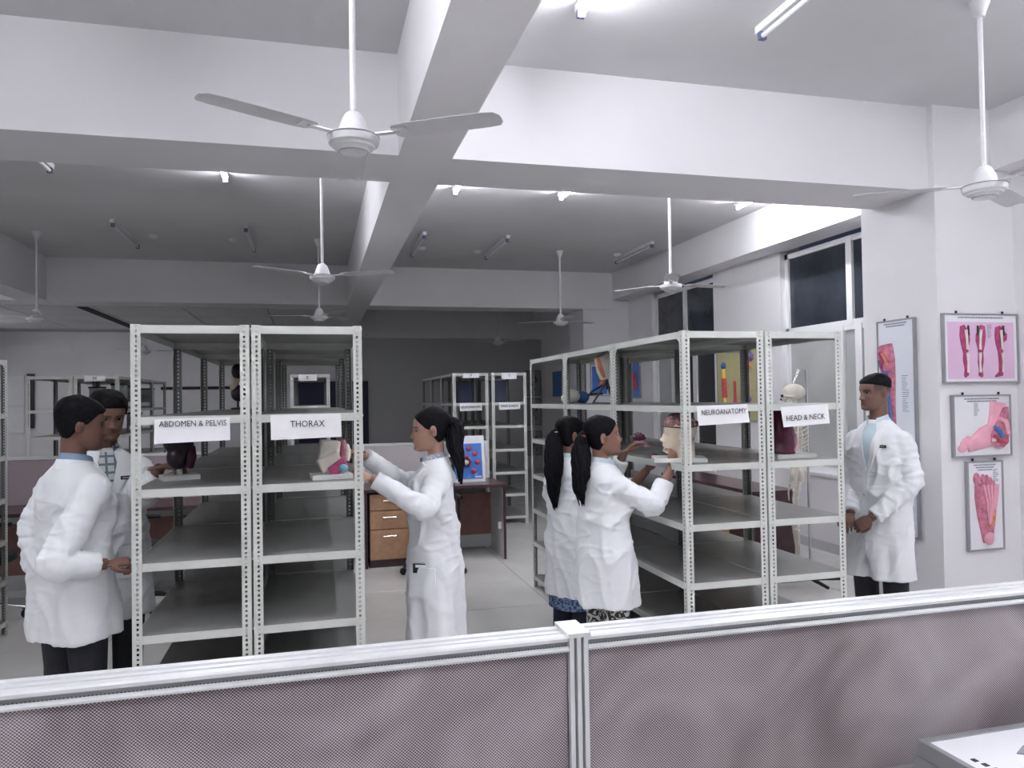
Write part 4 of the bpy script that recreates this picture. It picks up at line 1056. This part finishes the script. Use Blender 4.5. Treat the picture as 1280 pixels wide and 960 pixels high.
# lower limbs chart
t = chart('wide pink framed chart of three legs, topmost beside the column edge', (4.547, 4.299, 1.902), 0, .65, .49, 'chart_cream', inner=(-.29, .29, -.215, .185, 'chart_pink'), title=1)
for cx, fl2, kind in ((-.135, 1, 0), (-.015, -1, 1), (.17, 1, 2)):
    pol = [(-.045,.155),(-.012,.165),(.030,.10),(.034,.055),(.018,.0),(.014,-.04),(.018,-.10),(.010,-.155),(.016,-.19),(-.012,-.205),(-.022,-.19),(-.014,-.15),(-.028,-.085),(-.024,-.03),(-.040,.02),(-.052,.09)]
    if kind == 2: pol = [(-.045,.15),(-.01,.16),(.055,.10),(.05,.06),(.02,.04),(.012,-.04),(.016,-.12),(.012,-.175),(.008,-.195),(-.055,-.205),(-.058,-.195),(-.02,-.165),(-.022,-.09),(-.026,-.03),(-.045,.03),(-.052,.09)]
    MB().prism([(cx+fl2*x, z) for x, z in pol][::fl2], -.029, -.022, 'y').build('leg_print', 'm_magenta', t)
    MB().tube([(cx-.004*fl2,-.032,.13),(cx+.002*fl2,-.033,.06),(cx+.006*fl2,-.033,-.01)], [.012,.0075,.010], 8).build('thigh_bone', 'm_bone', t, 60)
    MB().tube([(cx+.006*fl2,-.033,-.03),(cx+.008*fl2,-.033,-.10),(cx+.006*fl2,-.033,-.17)], [.011,.006,.008], 8).build('shin_bone', 'm_bone', t, 60)
    MB().tube([(cx+.02*fl2,-.031,.16),(cx+.018*fl2,-.031,.12),(cx+.025*fl2,-.031,.09)], [.006,.009,.004], 6).build('vessel', 'm_dark', t, 60)
legend(t, .055, .075, .165, .045, 11)
# ankle chart
t = chart('square framed chart of a pink foot in side view, middle beside the column', (4.539, 4.299, 1.357), 0, .505, .437, 'chart_cream')
ft = MB().tube([(.135,FY,.165),(.125,FY,.08),(.115,FY,.0),(.11,FY,-.07)], [.068,.066,.075,.085], 16).tube([(.09,FY,-.06),(.0,FY,-.085),(-.08,FY,-.125),(-.14,FY,-.15)], [.085,.078,.055,.04], 16).ell((.14,FY,-.11), (.07,.035,.06))
for k, (x, z, r) in enumerate(((-.185,-.155,.030),(-.172,-.118,.021),(-.155,-.098,.019),(-.132,-.083,.017))): ft.ell((x, FY-.012, z), (r*1.4, .022, r))
squash(ft, .45); blob(ft, .006, 'foot_relief', 'm_pink', t)
MB().prism([(.03,-.06),(.085,.02),(.15,.125),(.19,.13),(.195,.02),(.185,-.12),(.14,-.155),(.06,-.13),(.03,-.12)][::-1], -.062, -.03, 'y').build('cutaway', 'm_rose', t)
MB().tube([(.10,-.064,.05),(.15,-.066,.03),(.18,-.064,-.06)], [.016,.022,.016], 8).build('tendon', 'm_pink', t, 60)
MB().tube([(.06,-.064,-.01),(.10,-.066,-.04),(.12,-.064,-.08)], [.014,.02,.014], 8).build('vein', 'm_blue', t, 60)
MB().tube([(.05,-.064,-.07),(.10,-.066,-.11),(.16,-.064,-.12)], [.012,.014,.010], 8).build('artery', 'm_red', t, 60)
MB().ell((.055,-.063,-.10), (.022,.008,.012)).build('bone', 'm_bone', t, 60)
legend(t, -.07, .075, .155, .05, 9)
# sole chart
t = chart('narrow framed chart of a dissected foot sole, lowest beside the column', (4.549, 4.299, .796), 0, .312, .628, 'chart_cream', title=3)
so = MB().tube([(-.01,FY,.16),(.0,FY,.06),(.0,FY,-.06),(.005,FY,-.18),(.008,FY,-.26)], [.085,.098,.082,.058,.042], 18)
for x, z, rx, rz_ in ((-.075,.19,.032,.045),(-.022,.19,.018,.035),(.012,.185,.017,.035),(.043,.17,.016,.032),(.07,.145,.016,.03)): so.ell((x, FY, z), (rx, .03, rz_))
squash(so, .42); blob(so, .006, 'sole_relief', 'm_rose', t)
for x0, x1 in ((-.055,-.008),(-.02,.0),(.012,.006),(.045,.012),(.07,.02)):
    MB().tube([(x0,-.060,.15),((x0*1.1+x1)/2,-.066,.04),(x1,-.058,-.13)], [.010,.008,.005], 8).build('tendon', 'm_pink', t, 60)
MB().tube([(.03,-.064,-.02),(.02,-.062,-.10),(-.005,-.056,-.15)], [.008,.012,.008], 8).build('muscle', 'm_orange', t, 60)
MB().ell((.006,-.036,-.225), (.04,.022,.05)).build('heel', 'm_pink', t, 60)
legend(t, .07, .17, .25, .05, 9)
# charts further off
t = chart('olive chart of a red and yellow nerve cell seen through the NEUROANATOMY rack', (4.998, 8.17, 1.725), -PI/2, .90, .88, 'chart_olive', hooks=False)
for pts, r, m_ in ((((-.28,-.03,.20),(-.27,-.03,.08)), .03, 'm_yellow'), (((-.27,-.03,.08),(-.25,-.03,-.16)), .035, 'm_red'), (((-.25,-.03,-.16),(-.24,-.03,-.38)), .028, 'm_yellow'), (((-.03,-.028,.04),(-.02,-.028,-.36)), .018, 'm_red'), (((-.02,-.028,-.15),(.05,-.028,-.30)), .010, 'm_red'), (((-.02,-.028,-.10),(-.09,-.028,-.30)), .010, 'm_red')):
    MB().tube(pts, r, 10).build('nerve', m_, t, 60)
MB().ell((-.28,-.03,.24), (.05,.03,.045)).build('cell', 'm_blue', t, 60)
for k, (x, z, m_) in enumerate(((.26,.22,'m_orange'),(.22,.10,'m_orange'),(.24,-.02,'m_pink'),(.25,-.18,'m_violet'),(.32,.33,'m_violet'),(.20,.33,'m_pink'))): MB().ell((x,-.03,z), (.07,.03,.055)).build('cell', m_, t, 60)
t = chart('blue framed chart on the second column seen through the right rack', (4.46, 11.428, 1.875), 0, .31, .52, 'chart_white', inner=(-.13, .13, -.23, .22, 'chart_blue'), hooks=False, title=0)
MB().tube([(-.02,-.03,.05),(.05,-.035,.0),(.0,-.03,-.10)], [.02,.05,.03], 10).build('relief', 'm_orange', t, 60)
t = chart('blue framed chart on the window wall beside the second column', (4.998, 11.2, 1.87), -PI/2, .42, .60, 'chart_blue', hooks=False, title=0, frame='alu_dark')
MB().tube([(-.08,-.03,.12),(.02,-.035,.04),(.06,-.03,-.16)], [.04,.06,.03], 10).build('relief', 'm_red', t, 60)
t = chart('dim blue chart on the wall beyond the second column', (4.998, 15.2, 1.89), -PI/2, .6, .54, 'm_blue', hooks=False, title=0, frame='alu_dark')
for z0, z1, s_ in ((1.65, 2.22, 'upper'), (.98, 1.59, 'middle'), (.30, .85, 'lower')):
    t = chart(f'{s_} dark framed picture on the dim far wall', (4.78, Y1, (z0+z1)/2), 0, .38, z1-z0, 'chart_dim', hooks=False, title=0, frame='black', grp='dark framed pictures')
    h_ = z1-z0
    MB().tube([(-.08,-.03,h_*.2),(.03,-.035,h_*.32),(.09,-.03,.05),(-.02,-.035,-.02),(.06,-.03,-h_*.28)], [.04,.06,.05,.07,.05], 10, flat=.3).build('dark_drawing', 'm_dark', t, 60)
# leaning blood chart on the centre desk
t = thing('anatomy_chart', 'white framed blue chart of red blood cells leaning on the desk', 'chart', (1.50, 7.55, .752), 0, 'framed anatomy charts')
Lm = Matrix.Rotation(math.radians(-9), 3, 'X')
def lb(n, m_, x0, x1, y0, y1, z0, z1):
    mb = MB().box(x0, x1, y0, y1, z0, z1); mb.v = [tuple(Lm @ Vector(v)) for v in mb.v]; return mb.build(n, m_, t)
lb('frame_panel', 'chart_cream', -.185, .185, 0, .02, 0, .475); lb('print_field', 'chart_blue', -.155, .155, -.003, 0, .035, .395); lb('caption', 'paper', .08, .145, -.0045, -.003, .045, .06)
for x, z in ((-.06,.345),(.02,.345),(.085,.29),(.11,.20),(.065,.11),(-.12,.24)):
    mb = MB().ell((x,-.006,z), (.028,.012,.026)); mb.v = [tuple(Lm @ Vector(v)) for v in mb.v]; mb.build('blood_cell', 'm_red', t, 60)
mb = MB().tube([(-.13,-.02,.19),(-.08,-.03,.26),(.0,-.03,.255),(.03,-.03,.20),(.01,-.03,.14)], [.02,.035,.035,.03,.012], 10, flat=.4); mb.v = [tuple(Lm @ Vector(v)) for v in mb.v]; mb.build('vessel', 'm_red', t, 60)
mb = MB().ell((-.045,-.035,.20), (.06,.02,.03)); mb.v = [tuple(Lm @ Vector(v)) for v in mb.v]; mb.build('vessel_wall', 'm_bone', t, 60)

# stack of framed charts on a table in the near right corner
t = thing('side_table', 'small side table under the stacked framed charts', 'table', (1.45, .80, 0))
MB().box(-.50, .55, -.42, .37, .72, .75).build('tabletop', 'oak', t)
for x in (-.46, .51):
    for y in (-.38, .33): MB().box(x-.02, x+.02, y-.02, y+.02, 0, .72).build('leg', 'alu_dark', t)
for k, (x0, y0, z, w_, h_, lab) in enumerate(((.995, .62, .75, .9, .55, 'lowest framed chart of the stack in the near right corner'), (1.0, .63, .785, .9, .545, 'second framed chart from below in the near right stack'), (.99, .60, .82, .9, .57, 'third framed chart from below in the near right stack'),
                                               (.994, .62, .855, .9, .555, 'framed chart third from the top in the near right stack'), (1.048, .60, .915, .85, .553, 'framed chart just under the top of the near right stack'), (1.052, .58, .944, .85, .568, 'top framed chart of the near right stack with grey drawing'))):
    if k == 3: z = .886
    t = thing('stacked_chart', lab, 'chart', (x0, y0, z), 0, 'stacked framed charts'); d = .028
    if k == 3:
        d = .028
    for b_ in ((0, w_, 0, .012), (0, w_, h_-.012, h_), (0, .012, .012, h_-.012), (w_-.012, w_, .012, h_-.012)): MB().box(*b_, 0, d).build('frame_bar', 'alu_dark', t)
    MB().box(.012, w_-.012, .012, h_-.012, .002, d-.003).build('sheet', 'chart_cream', t)
    if k == 5:
        MB().prism([(.125,.478),(.16,.497),(.40,.505),(.40,.40),(.25,.425),(.14,.468)], d-.003, d-.001, 'z').build('drawing', 'print_grey', t)
        pm = MB()
        for j in range(7): pm.box(.032+.004*j, .041+.004*j, .475-.018*j, .485-.018*j, d-.003, d-.002)
        o = pm.build('lettering', 'ink', t); o['kind'] = 'stuff'
for x0, y0, z, s_ in ((1.0, .60, .848, 'lower'),):
    tag(MB().box(x0, x0+.88, y0, y0+.55, .8485, .8855).build('flat_carton', 'desk_grey'), 'grey flat carton inside the near right stack of charts', 'carton')

# ------------------------------------------------------------------ anatomical models on the shelves
SZ = LEVELS[2]+.001
def base_board(t, w_, d_, h_=.022, m_='base_white'): MB().box(-w_/2, w_/2, -d_/2, d_/2, 0, h_).build('base', m_, t)
t = thing('abdomen_model', 'dark purple abdomen model on a white base under the ABDOMEN & PELVIS sign', 'model', (-.605, 3.72, SZ), .35, 'anatomical models'); base_board(t, .155, .12)
MB().cyl((0,0,.02), (0,0,.05), .012, n=10).build('stem', 'base_white', t)
blob(MB().ell((-.005,0,.10), (.052,.045,.055)).ell((.02,.0,.15), (.045,.045,.05)).ell((-.03,0,.165), (.04,.04,.04)), .006, 'organ_block', 'm_dark', t)
blob(MB().tube([(.035,-.03,.05),(.045,-.035,.10),(.05,-.02,.15)], [.018,.024,.016], 10), .005, 'bowel', 'm_plum', t)
t = thing('thorax_model', 'white and magenta thorax model on a grey base behind the THORAX sign', 'model', (.065, 3.50, SZ), .1, 'anatomical models'); base_board(t, .175, .16, .02)
blob(MB().obox((-.005,.02,.125), (.09,.075,.09), Matrix.Rotation(.12, 3, 'Y')).obox((-.005,.0,.072), (.10,.07,.065), Matrix.Rotation(-.45, 3, 'Y')), .006, 'torso_wall', 'm_bone', t, 4)
blob(MB().obox((.028,-.03,.05), (.085,.035,.05), Matrix.Rotation(-.6, 3, 'Y')), .005, 'liver', 'm_magenta', t, 3)
MB().ell((.05,-.042,.045), (.022,.018,.020)).build('stomach', 'm_cyan', t, 60)
blob(MB().tube([(.055,0,.08),(.062,.0,.13),(.05,.0,.17)], [.018,.02,.014], 10), .005, 'lung', 'm_rose', t)
MB().tube([(.072,-.01,.075),(.076,-.01,.12),(.07,-.01,.15)], [.01,.013,.008], 10).build('rib_plate', 'm_bone', t, 60)
# head model
t = thing('head_model', 'cream head model with closed eyes and exposed brain on a white board', 'model', (1.865, 3.63, SZ), math.radians(158-90), 'anatomical models')
MB().box(-.10, .14, -.13, .14, 0, .02).build('base', 'base_white', t)
P, _, _ = head_pts(); hm = ring_mb(P)
for sx in (-1, 1): hm.ell((sx*.0755, -.012, .103), (.009, .0185, .031))
HMm = Matrix.Translation((0, .0, .040)) @ Matrix.Scale(.92, 4)
mbh = MB().add([HMm @ Vector(v) for v in hm.v], hm.f).tube([(0,-.02,.018),(0,-.02,.11)], [.06,.055], 18)
for sx in (-1, 1): mbh.ell(HMm @ Vector((sx*.031, .066, .112)), (.015,.012,.010))
blob(mbh, .0045, 'face', 'm_cream', t)
br = MB()
random.seed(5)
for k in range(70):
    a = random.uniform(0, 2*PI); e = random.uniform(.05, 1.15); r = .078
    br.ell(HMm @ Vector((r*.98*math.cos(a)*math.cos(e), -.008+r*1.18*math.sin(a)*math.cos(e), .158+r*.92*math.sin(e))), (.014,)*3, None, 8, 6)
br.ell(HMm @ Vector((0,-.008,.160)), (.070,.084,.066)); blob(br, .005, 'brain', 'm_brain', t, 1)
MB().tube([HMm @ Vector((.0765*math.sin(2*PI*k/28), -.004+.0955*math.cos(2*PI*k/28), .156+.004*math.cos(2*PI*k/14))) for k in range(29)], .004, 6).build('cut_edge', 'm_plum', t)
# brain piece in the hands
t = thing('brain_piece', 'small purple brain piece held before the head model', 'model', (1.715, 3.815, 1.338), 0, 'anatomical models')
bp_ = MB()
for k in range(30):
    a = random.uniform(0, 2*PI); e = random.uniform(-1.2, 1.4); bp_.ell((.030*math.cos(a)*math.cos(e), .030*math.sin(a)*math.cos(e), .034+.026*math.sin(e)), (.010,)*3, None, 8, 6)
bp_.ell((0,0,.034), (.030,.030,.026)); blob(bp_, .004, 'lobe', 'm_plum', t, 1)
blob(MB().ell((.0,-.006,.012), (.034,.034,.016)).tube([(.02,-.01,.0),(.055,-.02,-.012)], [.014,.006], 8), .004, 'lower_half', 'm_brain', t)
t = thing('torso_model', 'glossy maroon neck model on a white base behind the HEAD & NECK sign', 'model', (2.475, 3.60, SZ), 0, 'anatomical models')
MB().box(-.10, .14, -.09, .10, 0, .022).build('base', 'base_white', t)
blob(MB().tube([(-.02,0,.02),(-.015,0,.08),(-.02,0,.14),(-.025,0,.20),(-.02,0,.26)], [.078,.070,.074,.062,.05], 18), .006, 'muscle_block', 'm_maroon', t)
MB().ell((.052,-.02,.125), (.016,.02,.016)).build('gland', 'm_bone', t, 60)
MB().tube([(.02,-.07,.04),(.035,-.068,.08),(.03,-.066,.13)], [.006,.008,.005], 8).build('vein', 'm_pink', t, 60)
# models on the upper shelf of the right rack
SZ2 = LEVELS[1]+.001
t = thing('joint_model', 'white leg joint model on a black tripod on the upper rack shelf', 'model', (1.93, 4.80, SZ2), .2, 'anatomical models')
for a in (.6, 2.7, 4.7): MB().tube([(0,0,.155), (.10*math.cos(a),.10*math.sin(a),.005)], [.007,.006], 8).build('tripod_leg', 'black', t)
MB().tube([(0,0,.10),(0,0,.235)], .006, 8).build('rod', 'black', t)
MB().tube([(.10*math.cos(2.7),.10*math.sin(2.7),.012),(0.0,0,.006),(.10*math.cos(4.7),.10*math.sin(4.7),.012)], .004, 6).build('brace', 'black', t)
blob(MB().tube([(-.05,0,.335),(-.03,0,.30),(-.025,0,.22),(-.015,0,.17)], [.05,.058,.048,.03], 16), .006, 'leg_shell', 'm_bone', t)
blob(MB().tube([(-.085,-.02,.32),(-.07,-.03,.25),(-.045,-.035,.18)], [.014,.018,.012], 10), .005, 'muscle', 'm_orange', t)
t = thing('joint_model', 'white anatomical model with a black clamp lying on the upper rack shelf', 'model', (2.0, 5.55, SZ2), .3, 'anatomical models')
blob(MB().ell((-.08,0,.06), (.075,.06,.058)).ell((-.12,0,.04), (.05,.05,.04)), .006, 'shell', 'm_bone', t)
MB().ell((.03,0,.05), (.055,.05,.048)).build('blue_part', 'm_blue', t, 60)
MB().tube([(.02,-.02,.02),(.09,-.06,.10),(.17,-.08,.14)], .008, 8).tube([(.06,-.05,.07),(.16,-.09,.075)], .008, 8).build('clamp', 'black', t)
t = thing('bust_model', 'dark anatomical bust on a thin stand seen through the ABDOMEN rack', 'model', (-.56, 5.95, SZ2), 0, 'anatomical models')
MB().lathe([(.05,0),(.05,.012),(.008,.016),(.006,.07)], n=14).build('stand', 'black', t, 40)
blob(MB().ell((0,0,.285), (.045,.055,.06)), .006, 'head', 'm_dark', t); blob(MB().tube([(-.01,0,.235),(-.03,0,.18),(-.02,0,.15)], [.03,.034,.03], 12), .005, 'neck', 'm_cream', t); blob(MB().ell((.005,0,.12), (.055,.045,.062)), .006, 'chest', 'm_dark', t)

# ------------------------------------------------------------------ skeleton on a stand
t = thing('skeleton', 'ivory teaching skeleton hanging on a stand behind the HEAD & NECK rack', 'skeleton', (3.89, 5.52, 0), math.radians(150-90))
sk = MB().ell((0,-.01,1.615), (.068,.092,.072)).ell((0,.05,1.575), (.050,.042,.045)).tube([(-.045,.02,1.55),(-.04,.06,1.515),(0,.085,1.505),(.04,.06,1.515),(.045,.02,1.55)], .011, 8)
for sx in (-1, 1): sk.tube([(sx*.062,-.01,1.58),(sx*.066,.03,1.578),(sx*.05,.065,1.585)], .007, 6)
s0 = blob(sk, .005, 'skull', 'skull', t, 1)
for sx in (-1, 1): MB().ell((sx*.026, .083, 1.585), (.015,.012,.014)).build('eye_socket', 'black_soft', s0)
MB().ell((0,.092,1.557), (.009,.008,.012)).build('nose_hole', 'black_soft', s0); MB().box(-.026, .026, .078, .094, 1.528, 1.540).build('teeth', 'm_bone', s0)
MB().tube([(0,-.02,1.55),(0,-.03,1.40),(0,-.06,1.25),(0,-.03,1.05),(0,-.05,.92)], [.014,.016,.02,.023,.025], 10).build('spine', 'skull', t, 60)
for k in range(9):
    z = 1.38-.033*k; r = .085+.045*math.sin((k+1)/10*PI)
    MB().tube([(r*math.sin(a)*1.05, -.05+.02-r*.8*math.cos(a)*-1*.9 if False else -.02-.75*r*math.cos(a), z-.035*(1-math.cos(a))) for a in [2*PI*q/20 for q in range(21)]], .005, 6).build('rib', 'skull', t, 60)
blob(MB().ell((.07,-.03,.92), (.06,.05,.075)).ell((-.07,-.03,.92), (.06,.05,.075)).ell((0,-.05,.90), (.04,.03,.05)), .008, 'pelvis', 'skull', t)
for sx in (-1, 1):
    MB().tube([(sx*.03,.02,1.40),(sx*.16,-.01,1.41)], .008, 6).build('collarbone', 'skull', t, 60)
    MB().tube([(sx*.175,-.01,1.39),(sx*.19,-.01,1.24),(sx*.195,-.01,1.10)], [.02,.011,.018], 8).build('upper_arm', 'skull', t, 60)
    MB().tube([(sx*.20,-.01,1.09),(sx*.21,.0,.97),(sx*.205,.02,.84)], [.015,.009,.013], 8).tube([(sx*.185,-.01,1.09),(sx*.188,.0,.97),(sx*.19,.02,.84)], [.011,.008,.009], 8).build('forearm', 'skull', t, 60)
    hb = MB().ell((sx*.198,.025,.81), (.022,.012,.022)).build('hand', 'skull', t, 60)
    for q in range(4): MB().tube([(sx*(.185+.012*q),.028,.79),(sx*(.183+.014*q),.034,.74),(sx*(.184+.014*q),.030,.68)], [.005,.005,.0035], 6).build('finger', 'skull', hb, 60)
    MB().tube([(sx*.11,-.02,.88),(sx*.095,-.005,.70),(sx*.085,.0,.50)], [.024,.013,.026], 10).build('thigh_bone', 'skull', t, 60)
    MB().tube([(sx*.085,.0,.48),(sx*.085,-.01,.30),(sx*.085,-.01,.13)], [.024,.011,.015], 8).tube([(sx*.11,-.015,.46),(sx*.112,-.015,.14)], .007, 6).build('shin', 'skull', t, 60)
    MB().ell((sx*.09,.045,.095), (.032,.09,.022)).build('foot', 'skull', t, 60)
MB().tube([(0,-.11,.05),(0,-.11,1.80),(0,-.05,1.80),(0,-.01,1.69)], .011, 8).build('stand_pole', 'chrome', t, 60)
for a in (.4, 1.97, 3.54, 5.11): MB().tube([(0,-.11,.06),(.26*math.cos(a),-.11+.26*math.sin(a),.045)], [.018,.014], 8).build('stand_foot', 'black', t)

# ------------------------------------------------------------------ specimen jars and bins on the far racks
mat('jar_glass', (.22, .24, .23), .12, noise_amt=.4, noise_scale=9); mat('jar_content', (.30, .26, .22), .6, noise_amt=.4, noise_scale=20); mat('bin_blue', (.03, .04, .10), .5)
def jar(x, y, z, w_, h_, label):
    t = thing('specimen_jar', label, 'jar', (x, y, z), 0, 'specimen jars on the far rack')
    MB().prism([(-w_/2+.01,-w_*.35),(w_/2-.01,-w_*.35),(w_/2,-w_*.35+.01),(w_/2,w_*.35-.01),(w_/2-.01,w_*.35),(-w_/2+.01,w_*.35),(-w_/2,w_*.35-.01),(-w_/2,-w_*.35+.01)], 0, h_, 'z').build('glass_body', 'jar_glass', t)
    MB().box(-w_/2-.006, w_/2+.006, -w_*.35-.006, w_*.35+.006, h_, h_+.018).build('lid', 'black_soft', t)
    MB().box(-w_*.3, w_*.3, -w_*.35-.002, -w_*.35, h_*.1, h_*.3).build('paper_label', 'paper', t)
for k, (x, y, z, w_, h_, s_) in enumerate(((-2.42, 9.55, 1.5525, .15, .24, 'nearest on the second shelf'), (-2.27, 9.9, 1.5525, .16, .28, 'second along the second shelf'), (-2.28, 10.55, 1.5525, .18, .27, 'third along the second shelf'), (-2.27, 11.4, 1.5525, .17, .25, 'farthest along the second shelf'), (-2.28, 9.7, 1.257, .15, .20, 'nearest on the third shelf'), (-2.28, 10.7, 1.257, .16, .22, 'farther along the third shelf'))):
    jar(x, y, z, w_, h_, 'grey specimen jar behind the two men, ' + s_)
for x, y, s_ in ((1.90, 9.75, 'left far rack'), (2.36, 9.75, 'right far rack')):
    t = thing('storage_bin', f'tall dark blue bin on the {s_} behind the blood chart', 'bin', (x, y, 1.5525), 0, 'dark blue bins')
    MB().prism([(-.08,-.10),(.08,-.10),(.09,-.09),(.09,.09),(.08,.10),(-.08,.10),(-.09,.09),(-.09,-.09)], 0, .27, 'z').build('body', 'bin_blue', t); MB().box(-.096, .096, -.106, .106, .27, .285).build('rim', 'black', t)
